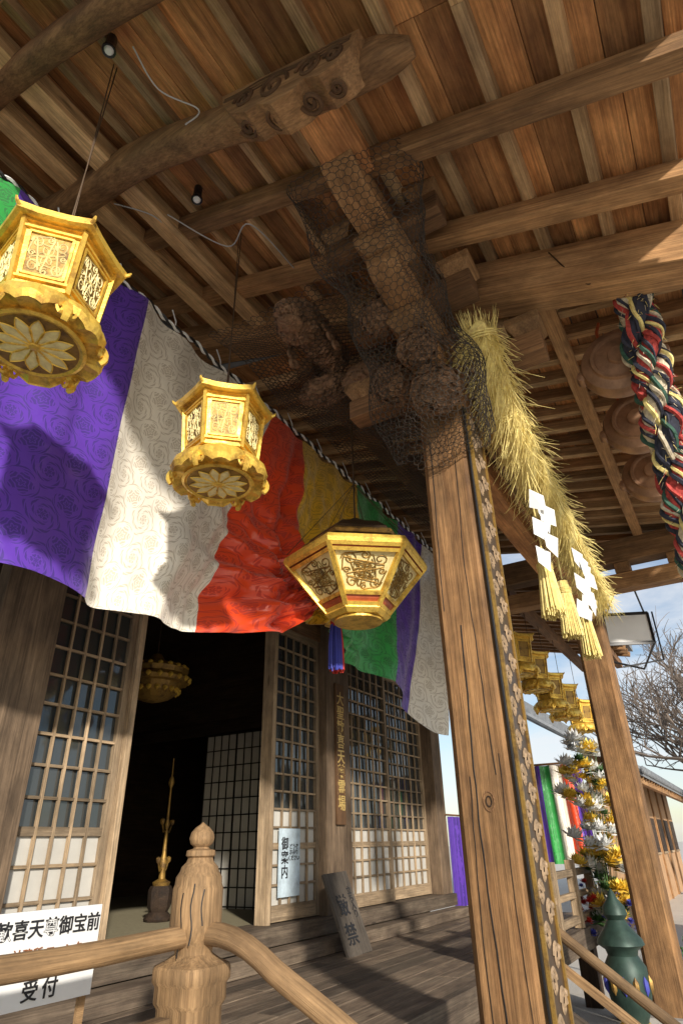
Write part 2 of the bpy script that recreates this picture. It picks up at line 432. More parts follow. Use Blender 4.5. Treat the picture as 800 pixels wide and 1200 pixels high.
def peony(c,r,seed):
    c=V(c); rnd=random.Random(seed)
    for lay in range(5):
        n=5+lay*3; ph=.25+lay*.42
        for k in range(n):
            th=2*math.pi*k/n+lay*.6+rnd.uniform(-.2,.2); p2=ph+rnd.uniform(-.12,.12)
            d=V((-math.cos(p2),math.sin(p2)*math.cos(th),math.sin(p2)*math.sin(th)))
            tdir=V((math.sin(p2),math.cos(p2)*math.cos(th),math.cos(p2)*math.sin(th))).normalized(); s=d.cross(tdir).normalized()
            R0=r*(.55+.12*lay); L_=r*(.5+.07*lay); W=r*(.32+.05*lay)
            vs=[];fs=[]
            for i in range(6):
                u=i/5
                for j in range(5):
                    w=(j-2)/2; prof=math.sin(math.pi*min(1,u*.75+.2))
                    p=c+d*(R0+.20*r*u*u+.06*r*abs(w))+tdir*L_*(u-.3)+s*W*w*prof
                    p=p+d*.04*r*math.sin(w*7+u*5)
                    vs.append(p)
            for i in range(5):
                for j in range(4): fs.append((i*5+j,i*5+j+1,(i+1)*5+j+1,(i+1)*5+j))
            mb.add(vs,fs,M_carve)
    mb.lathe(c,[(0,-r*.6),(r*.4,-r*.5),(r*.6,0),(r*.4,r*.5),(0,r*.6)],M_carve,10)
peony((3.06,1.08,2.66),.15,1); peony((2.93,1.12,2.93),.12,5)
peony((3.14,1.40,2.90),.14,9); peony((3.30,.84,2.92),.11,14); peony((2.86,1.36,3.28),.12,33)
def lump(c,r,seed,m=M_carve,nn=30):
    rs=[]
    for i in range(nn+1):
        ph=math.pi*i/nn;ring=[]
        for j in range(nn*2):
            th=2*math.pi*j/(nn*2)
            d=V((math.sin(ph)*math.cos(th),math.sin(ph)*math.sin(th),math.cos(ph)))
            q=d*2.2+V((seed,0,0)); w=noise.noise_vector(q)*1.2
            k=.92+.26*abs(math.sin(8*noise.noise(q+w)))+.06*noise.noise(d*11)
            ring.append(V(c)+V((d.x*r[0]*k,d.y*r[1]*k,d.z*r[2]*k)))
        rs.append(ring)
    mb.loft(rs,m)
# guardian-lion nosing between the brackets and the hall (head, muzzle, brow curls, mane)
hc=V((2.82,2.0,3.52))
lump(hc,(.17,.16,.14),3); lump(hc+V((-.16,-.03,-.06)),(.10,.10,.07),8); lump(hc+V((-.14,-.03,-.15)),(.08,.08,.03),18)
for s in(-1,1):
    mb.lathe(hc+V((-.15,s*.07,.05)),[(0,-.03),(.03,0),(0,.03)],M_carve,10,axis='X')
    for k in range(5):
        o=hc+V((.02+.05*k,s*(.13+.015*k),.08-.06*k))
        mb.tube([o+V((.05*(1-j/16)*math.cos(j*.6),s*.02*j/16,.05*(1-j/16)*math.sin(j*.6))) for j in range(15)],[.022*(1-.6*j/15) for j in range(15)],M_carve,6)
for k in range(4): lump(V((2.98+.12*k,2.0,3.56)),(.10,.15-.01*k,.13),40+k,nn=16)
lump(V((3.45,1.75,3.30)),(.13,.20,.13),27); lump(V((3.45,2.15,3.38)),(.12,.22,.12),29)
b2=mb.make('carvings',0,True)
mb=MB()
poly=[(-.02,.10),(.0,-.02),(.06,-.10),(.16,-.14),(.27,-.10),(.33,-.16),(.46,-.19),(.58,-.13),(.66,-.15),(.80,-.09),(.90,.02),(.95,.12)]
NO=V((1.52,.72,3.52));NX=V((0,.955,.295));NY=V((0,-.295,.955))
mb.extr(poly,NO,NX,NY,(-1,0,0),.19,W_beamL,.7)
for cx,cy,r0,s in((.26,-.02,.085,1),(.50,-.03,.10,-1),(.10,-.02,.06,1),(.72,-.02,.075,1)):
    pts=[]
    for j in range(26):
        th=j/25*math.pi*3.4;r=r0*(1-j/29)
        pts.append(NO+V((-.097,0,0))+NX*(cx+s*r*math.cos(th))+NY*(cy+r*math.sin(th)))
    mb.tube(pts,.013,W_beam,6,t=.1)
    pts=[NO+NX*(cx+s*r0*.8*(1-j/29)*math.cos(j/25*10))+V((.0+r0*.8*(1-j/29)*math.sin(j/25*10),0,0))+NY*(-.148+.02*math.cos(cx*9)) for j in range(26)]
    mb.tube(pts,.014,W_beam,6,t=.1)
for f in range(3): mb.tube([NO+V((-.096,0,0))+NX*(.02+.88*t)+NY*(.075+.012*math.sin(t*12+f)-f*.02) for t in [j/20 for j in range(21)]],.006,W_beam,5,t=.1)
b3=mb.make('scroll_nose',.012)
mb=MB()
pts=[(3.62,1.0-.78*t,3.28+.32*t+.08*math.sin(t*math.pi*1.8)) for t in [i/18 for i in range(19)]]
rings=[[V(p)+V((x*.07,0,z*(.095-.03*(i/18)+.012*math.sin(i*1.1)))) for x,z in((-1,-1),(1,-1),(1,1),(-1,1))] for i,p in enumerate(pts)]
mb.loft(rings,W_batten,t=.9)
b4=mb.make('curved_strut',.008)
group('pillar_bracket_complex',[b1,b2,b3,b4])
mb=MB()
mb.beam((3.62,1.137,2.50),(7.82,1.137,2.50),.2,.26,W_ceil,t=.7)
mb.beam((3.62,1.137,2.80),(7.82,1.137,2.80),.15,.10,W_beam)
mb.make('front_tie_beam',.006)
# ------------------------------------------------------------------ hexagonal wire netting
def net(f,u0,u1,v0,v1,s,r,mb,keep=None):
    E=set()
    R_=s*.577
    ny=int((v1-v0)/(1.5*R_))+1; nx=int((u1-u0)/s)+1
    def pt(i,j,k):
        cx=u0+(i+(.5 if j%2 else 0))*s; cy=v0+j*1.5*R_
        a=math.pi/6+k*math.pi/3
        return (round(cx+R_*math.cos(a),4),round(cy+R_*math.sin(a),4))
    for j in range(ny):
        for i in range(nx):
            if keep and not keep(u0+i*s,v0+j*1.5*R_): continue
            P=[pt(i,j,k) for k in range(6)]
            for k in range(6):
                e=(P[k],P[(k+1)%6]); e=e if e[0]<e[1] else (e[1],e[0]); E.add(e)
    vs=[];fs=[]
    for a,b in sorted(E):
        pa=f(*a);pb=f(*b); d=(pb-pa)
        if d.length<1e-5: continue
        d.normalize(); y=d.cross(V((.3,.5,.81)));y.normalize();z=d.cross(y);o=len(vs)
        for p in(pa,pb):
            for k in range(3):
                th=2.094*k; vs.append(p+y*math.cos(th)*r+z*math.sin(th)*r)
        for k in range(3):
            fs.append((o+k,o+(k+1)%3,o+3+(k+1)%3,o+3+k))
    mb.add(vs,fs,M_wire,g=vs,t=.5)
mb=MB()
P0=V((2.15,1.137,3.74));P1=V((3.36,1.137,2.34))
ax=(P1-P0).normalized(); sy=V((0,1,0)); sn=ax.cross(sy)
if sn.z>0: sn=-sn
Ln=(P1-P0).length
def f1(u,v):
    t=v/Ln; r=.33+.14*noise.noise(V((u*2.5,v*2.5,0)))-.07*t+.07*math.sin(v*5)*t
    a=u/.30
    p=P0+ax*v
    return p+sy*math.sin(a)*r*1.15+sn*math.cos(a)*r*(1-.15*t)+V((.02*noise.noise(V((u*9,v*9,1))),0,.04*noise.noise(V((u*6,v*6,4)))))
net(f1,-.70,.70,0,Ln,.042,.0024,mb,lambda u,v: abs(u)<.64-.12*math.sin(v*4+u))
def f1b(u,v):
    p=f1(u,v); return p+V((-.04,.02,-.03))+V((.07*noise.noise(V((u*5,v*3,14))),.07*noise.noise(V((u*4,v*4,24))),0))
net(f1b,-.6,.1,.35,Ln+.05,.042,.0022,mb,lambda u,v: u<.1-.3*math.sin(v*2))
def f2(u,v):
    z=3.54-.12*math.sin((v-1.3)/1.4*math.pi)+.09*noise.noise(V((u*1.5,v*2,1)))
    return V((u,v,z))
net(f2,2.55,6.6,1.25,2.68,.046,.0027,mb)
def f2b(u,v): return f2(u+.02,v+.015)+V((0,0,.05+.06*noise.noise(V((u*2,v*2,8)))))
net(f2b,2.7,6.6,1.35,2.68,.046,.0025,mb)
def f3(u,v):
    return V((3.30+.25*v+.08*noise.noise(V((u*3,v*3,7))),1.28+u,3.50-v*.80+.08*noise.noise(V((u*4,v*2,3)))))
net(f3,-.1,1.35,0,1.25,.042,.0026,mb,lambda u,v:v<1.2-.75*max(0,u))
mb.make('hexagonal_wire_netting')
# ------------------------------------------------------------------ five-colour ceremonial curtain
C={'g':damask('green_damask',(.035,.36,.07),(.02,.19,.04)),
   'p':damask('purple_damask',(.115,.04,.40),(.052,.017,.23)),
   'w':damask('white_damask',(.88,.82,.70),(.60,.53,.42)),
   'r':damask('red_damask',(.80,.07,.012),(.56,.035,.01)),
   'y':damask('yellow_damask',(.84,.50,.03),(.52,.28,.015))}
top=[.3,1.11,2.19,3.85,4.38,5.46,6.57,7.35,7.9]
bot=[.3,1.11,2.15,3.0,3.98,4.7,6.03,6.8,7.5]
cols='gpwrygpw'
def interp(xs,ys,x):
    if x<=xs[0]: return ys[0]
    for i in range(len(xs)-1):
        if x<=xs[i+1]:
            t=(x-xs[i])/(xs[i+1]-xs[i]); t=t*t*(3-2*t); return ys[i]+(ys[i+1]-ys[i])*t
    return ys[-1]
bx=[.3,1.6,3.0,3.6,4.0,4.35,5.06,6.03,7.5]; bz=[1.3,1.3,1.30,1.40,1.66,1.76,1.60,1.53,1.16]
mb=MB()
for ci,c in enumerate(cols):
    nu=max(12,int((top[ci+1]-top[ci])/.022)); nv=90; vs=[];g=[]
    for i in range(nu+1):
        for j in range(nv+1):
            s=i/nu;t=j/nv
            at=top[ci]+(top[ci+1]-top[ci])*s; ab=bot[ci]+(bot[ci+1]-bot[ci])*s
            e=t**1.15
            a=at+(ab-at)*e - .10*math.sin(math.pi*t)*math.exp(-((at-4.3)/.6)**2)
            zt=3.735-.035*abs(math.sin(at*math.pi/.55)); zb=interp(bx,bz,ab)
            z=zt+(zb-zt)*t
            gx=math.exp(-((ab-4.1)/.75)**2); gw=math.exp(-((ab-4.0)/1.4)**2)
            fold=.075*math.sin(at*5.2+1.3*t)*(.25+.75*t)+.022*math.sin(at*13+2)*(1-t*.5)
            fold+=gx*t*(.13*math.sin(ab*17+t*2)+.05*math.sin(at*31))
            fold+=.07*noise.noise(V((a*1.2,t*2.4,3)))+.16*t*noise.noise(V((a*.8,t*1.5,9)))
            ang=math.atan2((z-1.75),(a-4.15)); dist=math.hypot(a-4.15,z-1.75)
            fold+=(.055*math.sin(ang*16+.6*math.sin(dist*4))+.025*math.sin(ang*37))*math.exp(-((dist-.45)/.75)**2)*t**.7
            fold+=.035*gw*t*math.sin((z+.35*(a-3.2)**2)*13)
            fold+=.012*noise.noise(V((a*4,t*7,5)))
            z+= .02*noise.noise(V((a*2,t*2,1)))*t
            vs.append(V((a,3.0+fold-.25*gx*t,z))); g.append(V((at,t*2.45,0)))
    fs=[(i*(nv+1)+j,(i+1)*(nv+1)+j,(i+1)*(nv+1)+j+1,i*(nv+1)+j+1) for i in range(nu) for j in range(nv)]
    mb.add(vs,fs,C[c],g,.5)
cb=mb.make('curtain_cloth',0,True)
mb=MB()
for k in range(2):
    pts=[]
    for i in range(420):
        a=.2+7.8*i/419; th=i*.75+k*math.pi
        sag=-.035*abs(math.sin(a*math.pi/.55))
        pts.append((a,2.985+.011*math.cos(th),3.75+sag+.011*math.sin(th)))
    mb.tube(pts,.0115,M_black if k else M_white,5)
a=.3
while a<7.9:
    mb.tube([(a,2.985,3.73),(a+.01,3.0,3.8),(a,3.05,3.95)],.006,M_white,5); a+=.55
cr=mb.make('hanging_cord')
mb=MB()
tx,ty,tz=4.13,2.5,1.62
mb.tube([(tx,ty+.05,1.95),(tx,ty,tz)],.012,M_red,6)
mb.lathe((tx,ty,tz-.06),[(.0,.08),(.03,.075),(.045,.04),(.035,0),(.0,-.01)],M_red,12)
for i in range(110):
    th=U(0,6.28);r=.045*math.sqrt(R()); x=tx+r*math.cos(th);y=ty+r*math.sin(th)
    mb.tube([(x,y,tz-.05),(x+math.cos(th)*.015,y+math.sin(th)*.015,tz-.2),(x+math.cos(th)*.02,y+math.sin(th)*.02,tz-U(.38,.43))],.006,M_red if x>tx-.008 else M_blue,4)
ct=mb.make('tassel')
group('five_colour_curtain',[cb,cr,ct])
# ------------------------------------------------------------------ lanterns
def filigree(mb,P,nrm,w=.006,m=None):
    m=m or M_gold
    def rb(pts,ww=w): mb.ribbon([P(x,y) for x,y in pts],ww,nrm,m,.005)
    for cx,cy,r,s,ph in((.22,.22,.16,1,0),(.78,.22,.16,-1,math.pi),(.22,.78,.16,-1,0),(.78,.78,.16,1,math.pi),(.5,.12,.09,1,1),(.5,.88,.09,-1,2),(.13,.5,.08,1,0),(.87,.5,.08,-1,3)):
        rb([(cx+s*r*(1-j/20)*math.cos(ph+j*.55),cy+r*(1-j/20)*math.sin(ph+j*.55)) for j in range(17)])
    for k in range(6):
        th=k*math.pi/3
        for s in(-1,1):
            rb([(.5+(.03+.19*t)*math.cos(th)-s*.055*math.sin(math.pi*t)*math.sin(th),.5+(.03+.19*t)*math.sin(th)+s*.055*math.sin(math.pi*t)*math.cos(th)) for t in [j/6 for j in range(7)]],w*.8)
    rb([(.04+.92*j/20,.5+.40*math.sin(j/20*math.pi*4)) for j in range(21)])
    rb([(.5+.40*math.sin(j/20*math.pi*4),.04+.92*j/20) for j in range(21)])
def hexr(r,z,rot,n=6,c=V((0,0,0))):
    return [c+V((r*math.cos(rot+2*math.pi*k/n),r*math.sin(rot+2*math.pi*k/n),z)) for k in range(n)]
def lantern(c,Rr,topz,rot,name,detail=True):
    c=V(c); mb=MB(); n=6
    prof=[(.02,.96),(.05,.94),(.08,.90),(.05,.87),(.12,.84),(.35,.77),(.7,.69),(1.0,.60)]
    rs=[]
    for r,z in prof:
        ring=[]
        for k in range(n*4):
            a=rot+2*math.pi*k/(n*4); q=(k%4)/4; d=abs(q-.5)*2
            fl=math.cos(math.pi/n)/math.cos((q-.5)*2*math.pi/n)
            rr=r*(fl if r>.15 else 1)
            zz=z+.05*(d**3)*(r**3)
            ring.append(c+V((rr*Rr*math.cos(a),rr*Rr*math.sin(a),zz*Rr)))
        rs.append(ring)
    last=rs[-1]; rs.append([p-V((0,0,.12*Rr)) for p in last])
    rs.append([c+V(((p.x-c.x)*.93,(p.y-c.y)*.93,p.z-c.z-.14*Rr)) for p in last])
    rs.append([c+V(((p.x-c.x)*.6,(p.y-c.y)*.6,.54*Rr)) for p in last])
    mb.loft(rs,M_gold)
    for k in range(n):
        a=rot+2*math.pi*k/n; p=c+V((math.cos(a)*Rr*.98,math.sin(a)*Rr*.98,.57*Rr))
        mb.tube([p,p+V((math.cos(a)*.018,math.sin(a)*.018,.012)),p+V((math.cos(a)*.026,math.sin(a)*.026,.026))],[.011,.009,.005],M_gold,6)
    rt,rb_,zt,zb=.82*Rr,.72*Rr,.51*Rr,-.72*Rr
    T=hexr(rt,zt,rot,c=c);B=hexr(rb_,zb,rot,c=c)
    for k in range(n):
        k2=(k+1)%n
        mb.beam(B[k],T[k],.065*Rr,.065*Rr,M_gold,up=(B[k]-c).normalized())
        for z in(.02,.12,.88,.98):
            a=B[k].lerp(T[k],z);b=B[k2].lerp(T[k2],z); mb.beam(a,b,.05*Rr,.045*Rr,M_gold)
        nrm=((B[k]+B[k2])/2-c);nrm.z=0;nrm.normalize()
        ins=.02*Rr
        q=[B[k]-nrm*ins,B[k2]-nrm*ins,T[k2]-nrm*ins,T[k]-nrm*ins]
        mb.add(q,[(0,1,2,3)],M_gold)
        x0,x1,y0,y1=.13,.87,.18,.82
        def P(x,y,k=k,k2=k2,nrm=nrm):
            x=x0+(x1-x0)*x;y=y0+(y1-y0)*y
            return (B[k].lerp(B[k2],x)).lerp(T[k].lerp(T[k2],x),y)-nrm*(ins-.002)
        mb.add([P(0,0)-nrm*.0005,P(1,0)-nrm*.0005,P(1,1)-nrm*.0005,P(0,1)-nrm*.0005],[(0,1,2,3)],M_goldD)
        for s0,s1 in(((0,0),(1,0)),((1,0),(1,1)),((1,1),(0,1)),((0,1),(0,0))):
            mb.beam(P(*s0)+nrm*.004,P(*s1)+nrm*.004,.04*Rr,.03*Rr,M_gold,up=nrm)
        if detail: filigree(mb,P,nrm,.022*Rr,M_cream)
    rs=[]
    NN=72
    for r,z,sc in((.70,-.74,0),(.80,-.78,.02),(.93,-.90,.05),(.97,-1.02,.09),(.92,-1.12,.10),(.90,-1.10,.10),(.66,-1.12,.03)):
        ring=[]
        for k in range(NN):
            a=rot+2*math.pi*k/NN; ph=(k%12)/12
            lob=abs(math.sin(math.pi*ph))
            sm=abs(math.sin(3*math.pi*ph))
            rr=r*(1-.08*(1-lob))*(1+sc*.3*sm); zz=z-sc*1.3*lob+sc*.5*sm
            ring.append(c+V((rr*Rr*math.cos(a),rr*Rr*math.sin(a),zz*Rr)))
        rs.append(ring)
    mb.loft(rs,M_gold,cap=True)
    for k in range(n):
        a=rot+2*math.pi*k/n
        d=V((math.cos(a),math.sin(a),0))
        pts=[c+d*Rr*(.82+.12*math.sin(t*2.6))+V((0,0,Rr*(-1.02-.30*t))) for t in [j/6 for j in range(7)]]
        mb.tube(pts,[Rr*(.09-.04*j/6) for j in range(7)],M_gold,6)
        for s in(-1,1):
            e=V((-d.y,d.x,0))*s
            mb.tube([c+d*Rr*(.88)+e*Rr*(.02+.12*t)+V((0,0,Rr*(-1.12-.10*math.sin(t*3)))) for t in [j/5 for j in range(6)]],[.05*Rr*(1-.5*j/5) for j in range(6)],M_gold,5)
    zb2=-1.20*Rr
    mb.lathe(c+V((0,0,zb2)),[(.0,.08*Rr),(.66*Rr,.08*Rr),(.70*Rr,-.01*Rr),(.65*Rr,-.035*Rr),(.61*Rr,-.012*Rr),(.0,-.012*Rr)],M_gold,36)
    mb.lathe(c+V((0,0,zb2-.016*Rr)),[(.0,.002),(.60*Rr,.002),(.60*Rr,0),(.0,0)],M_goldD,36)
    for k in range(12):   # solid gilt petals over a darker field
        a=2*math.pi*k/12; d=V((math.cos(a),math.sin(a),0)); e=V((-math.sin(a),math.cos(a),0)); o=c+V((0,0,zb2-.020*Rr))
        P2=[o+d*Rr*(.06+.50*t)+e*Rr*.095*math.sin(math.pi*t**1.2) for t in [j/8 for j in range(9)]]
        P3=[o+d*Rr*(.06+.50*t)-e*Rr*.095*math.sin(math.pi*t**1.2) for t in [j/8 for j in range(9)]]
        mid=[o+d*Rr*(.06+.50*t)+V((0,0,-.012*Rr)) for t in [j/8 for j in range(9)]]
        mb.add(P2+mid+P3,[(i,i+1,10+i,9+i) for i in range(8)]+[(9+i,10+i,19+i,18+i) for i in range(8)],M_cream)
        for PP in(P2,P3): mb.ribbon(PP,.02*Rr,(0,0,-1),M_gold,.006)
    mb.lathe(c+V((0,0,zb2-.03*Rr)),[(.0,.03*Rr),(.09*Rr,.015*Rr),(.07*Rr,-.02*Rr),(0,-.03*Rr)],M_gold,14)
    body=mb.make('lantern_body')
    mb=MB(); tp=c+V((0,0,.96*Rr))
    mb.tube([tp+V((math.cos(t)*.03,0,.03+math.sin(t)*.03)) for t in [i*.7 for i in range(10)]],.005,M_bronzeD,6)
    mb.tube([tp+V((0,0,.06)),V((tp.x+.012,tp.y,topz))],.0042,M_bronzeD,5)
    mb.tube([tp+V((0.012,0,.06)),V((tp.x-.012,tp.y,topz))],.0035,M_bronzeD,5)
    wire=mb.make('suspension_wire')
    return group(name,[body,wire])
lantern((1.06,2.15,2.31),.305,4.22,.35,'hanging_lantern')
lantern((2.27,2.15,2.21),.295,4.05,.25,'hanging_lantern.001')
for i,(a,z) in enumerate(((8.2,2.25),(8.95,2.18),(9.7,2.03),(10.6,2.03),(11.8,1.98))):
    lantern((a,2.15,z),.27,3.0,.3,'hanging_lantern.%03d'%(i+2),False)
def wide_lantern(c,Rr,topz,rot,name,hh=.36):
    c=V(c);mb=MB();n=6
    T=hexr(Rr,0,rot,c=c);B=hexr(Rr*.43,-hh,rot,c=c);T2=hexr(Rr,.08,rot,c=c)
    mb.loft([hexr(Rr*1.03,-.01,rot,c=c),hexr(Rr*1.05,.02,rot,c=c),hexr(Rr*1.03,.05,rot,c=c),hexr(Rr*.97,.06,rot,c=c)],M_gold)
    mb.loft([hexr(Rr*.95,.062,rot,c=c),hexr(Rr*.74,.10,rot,c=c),hexr(Rr*.68,.21,rot,c=c),hexr(Rr*.50,.29,rot,c=c),hexr(Rr*.3,.33,rot,c=c),hexr(Rr*.05,.42,rot,c=c)],M_bronzeD)
    mb.loft([hexr(Rr*.76,.13,rot,c=c),hexr(Rr*.79,.15,rot,c=c),hexr(Rr*.76,.17,rot,c=c)],M_goldD)
    for k in range(n):
        k2=(k+1)%n
        mb.beam(B[k],T[k],.035,.035,M_gold,up=(0,0,1)); 
        nrm=(T[k2]-T[k]).cross(B[k]-T[k]).normalized()
        if nrm.z>0: nrm=-nrm
        q=[B[k]+nrm*-.012,B[k2]+nrm*-.012,T[k2]+nrm*-.012,T[k]+nrm*-.012]; mb.add(q,[(0,1,2,3)],M_cream)
        for z in(.03,.2,.88,.97):
            mb.beam(B[k].lerp(T[k],z),B[k2].lerp(T[k2],z),.028,.03,M_gold,up=nrm)
        mb.ribbon([B[k].lerp(T[k],.11),B[k2].lerp(T[k2],.11)],.05,nrm,M_redlac,.004)
        for z in [.905+.012*i for i in range(5)]:
            mb.ribbon([B[k].lerp(T[k],z),B[k2].lerp(T[k2],z)],.005,nrm,M_redlac,.014)
        def P(x,y,k=k,k2=k2,nrm=nrm):
            y=.22+.64*y; x=.06+.88*x
            return (B[k].lerp(B[k2],x)).lerp(T[k].lerp(T[k2],x),y)-nrm*.009
        filigree(mb,P,nrm,.010,M_goldD)
        def P2(x,y,k=k,k2=k2,nrm=nrm): return P(x*.5+.25,y*.5+.25)
        filigree(mb,P2,nrm,.006,M_goldD)
    mb.loft([hexr(Rr*.45,-hh+.015,rot,c=c),hexr(Rr*.46,-hh-.02,rot,c=c),hexr(Rr*.40,-hh-.05,rot,c=c),hexr(Rr*.36,-hh-.05,rot,c=c)],M_gold)
    mb.lathe(c+V((0,0,-hh-.055)),[(0,.004),(Rr*.3,.004),(Rr*.3,0),(0,0)],M_cream,30)
    for k in range(8):
        a=2*math.pi*k/8; d=V((math.cos(a),math.sin(a),0)); e=V((-math.sin(a),math.cos(a),0))
        for s in(-1,1):
            mb.ribbon([c+V((0,0,-hh-.056))+d*Rr*(.03+.26*t)+e*s*Rr*.09*math.sin(math.pi*t) for t in [j/7 for j in range(8)]],.012,(0,0,-1),M_goldD,.006)
    mb.lathe(c+V((0,0,-hh-.06)),[(Rr*.29,.01),(Rr*.33,.005),(Rr*.33,-.01),(Rr*.29,-.012)],M_gold,30)
    body=mb.make('lantern_body')
    mb=MB(); 
    mb.tube([c+V((0,0,.4)),V((c.x,c.y,topz))],.008,M_bronzeD,6)
    for k in range(6): mb.tube([T2[k],c+V((0,0,.75))],.003,M_bronzeD,4)
    return group(name,[body,mb.make('suspension_wire')])
wide_lantern((3.86,2.14,1.90),.54,3.9,.15,'wide_hexagonal_lantern',.38)
def round_lantern(c,name):
    c=V(c);mb=MB()
    prof=[(.0,.30),(.05,.28),(.10,.2),(.30,.15),(.36,.10),(.34,.05),(.38,.0),(.36,-.04),(.30,-.05),(.26,-.14),(.18,-.2),(.12,-.22),(.0,-.25)]
    mb.lathe(c,prof,M_goldD,18)
    for ring,(r,z) in enumerate(((.37,0),(.33,.12),(.27,-.12))):
        for k in range(20):
            a=2*math.pi*k/20; p=c+V((r*math.cos(a),r*math.sin(a),z))
            mb.lathe(p,[(0,.03),(.028,.01),(.03,-.01),(0,-.04)],M_gold,6)
    mb.tube([c+V((0,0,.28)),c+V((0,0,1.1))],.008,M_bronzeD,5)
    return mb.make(name)
round_lantern((4.82,5.25,1.64),'round_gilt_lantern')
# ------------------------------------------------------------------ shimenawa straw rope
mb=MB()
path=[V(p) for p in((3.22,.78,3.12),(3.30,.78,2.98),(3.50,.79,2.80),(3.9,.80,2.60),(4.4,.80,2.48),(5.0,.80,2.40),(5.6,.80,2.32),(6.2,.80,2.25),(6.7,.82,2.19))]
def bez(t):
    n=len(path)-1; x=t*n;i=min(int(x),n-1);f=x-i
    p0=path[max(i-1,0)];p1=path[i];p2=path[i+1];p3=path[min(i+2,n)]
    return .5*((2*p1)+(p2-p0)*f+(2*p0-5*p1+4*p2-p3)*f*f+(3*p1-p0-3*p2+p3)*f**3)
rad=lambda t:.09+.035*math.sin(math.pi*min(1,t*1.1))
for k in range(3):
    pts=[]
    for i in range(120):
        t=i/119;p=bez(t);d=(bez(min(1,t+.01))-bez(max(0,t-.01))).normalized()
        y=d.cross(V((0,1,0))).normalized();z=d.cross(y); th=t*26+k*2.094
        pts.append(p+(y*math.cos(th)+z*math.sin(th))*rad(t)*.55)
    mb.tube(pts,[rad(i/119)*.62 for i in range(120)],M_straw,8)
def straw(p,d,l,r=.0022,curl=.1,droop=0):
    p=V(p);d=V(d).normalized();q=V((U(-1,1),U(-1,1),U(-1,1)))*curl
    pts=[p+d*l*t+q*l*t*t+V((0,0,-droop*l*t*t)) for t in(0,.35,.7,1)]
    mb.tube(pts,[r,r,r*.8,r*.3],M_straw,3,cap=False)
for i in range(3000):
    t=R();p=bez(t);d=(bez(min(1,t+.01))-bez(max(0,t-.01))).normalized()
    y=d.cross(V((0,1,0))).normalized();z=d.cross(y);th=U(0,6.28);o=y*math.cos(th)+z*math.sin(th)
    tw=(-y*math.sin(th)+z*math.cos(th))
    wild=U(.5,1.4) if R()<.15 else 0
    straw(p+o*rad(t)*1.02,d*U(.5,1.0)+o*(U(-.05,.4)+wild)+tw*.55+V((0,0,-.15)),U(.09,.22),.0026,.35,.15)
for i in range(420):
    th=U(0,6.28);r=.085*math.sqrt(R()); o=V((math.cos(th)*r,math.sin(th)*r,0))
    straw(V((3.30,.78,2.95))+o,V((-.25,0,1))+o*3,U(.12,.32),.003,.15)
for s in(.05,.30): 
    c_=bez(s); d=(bez(s+.01)-bez(s)).normalized();y=d.cross(V((0,1,0))).normalized();z=d.cross(y)
    for w in range(3):
        mb.tube([c_+d*(w*.018)+(y*math.cos(a)+z*math.sin(a))*.13 for a in [j*.4 for j in range(17)]],.008,M_straw,5)
def tassel(a,b,zt,zb):
    mb.tube([(a,b,zt+.02),(a,b,2.4)],.006,M_straw,5)
    for i in range(260):
        th=U(0,6.28);r=math.sqrt(R()); r0=.034*r;r1=.078*r
        p=V((a+r0*math.cos(th),b+r0*math.sin(th),zt)); q=V((a+r1*math.cos(th),b+r1*math.sin(th),zb+U(-.02,.04)))
        mb.tube([p,p.lerp(q,.25),q],[.004,.005,.004],M_straw,4,cap=False)
    for w in range(4): mb.tube([V((a+.05*math.cos(j*.5),b+.05*math.sin(j*.5),zt-.06-w*.012)) for j in range(14)],.006,M_straw,4)
for a in(4.05,4.6,5.27): tassel(a,.78,1.72,1.30)
sr=mb.make('straw_rope')
mb=MB()
def shide(a,b,z,wd,s=1.,n=4):
    # cut and folded paper: parallelogram flaps stepping sideways and fluttering
    wd=V(wd).normalized(); nr=V((-wd.y,wd.x,0)); x=V((a,b,z)); w=.10*s;h=.12*s
    for k in range(n):
        side=1 if k%2 else -1; tl=U(-.03,.03)
        o=x+wd*side*w*.34+nr*.015*k
        p=[o-wd*w/2+V((0,0,.02)),o+wd*w/2+V((0,0,-.03)),o+wd*w*.45+V((0,0,-h-.04))+nr*(.02+tl),o-wd*w*.55+V((0,0,-h+.01))+nr*(.01-tl)]
        mb.add(p,[(0,1,2,3)],M_white); x=x+V((0,0,-h*.88))
    mb.tube([V((a,b,z)),V((a,b+.05,z+.25))],.003,M_straw,4)
shide(3.88,.68,2.12,(.6,-.8,0),.95,5); shide(4.0,.70,2.08,(.8,-.5,.0),.7,3)
shide(5.0,.66,2.10,(.75,-.6,0),1.0,5); shide(5.25,.66,2.12,(.9,-.4,0),1.0,5)
sh=mb.make('paper_streamers')
group('shimenawa_straw_rope',[sr,sh])
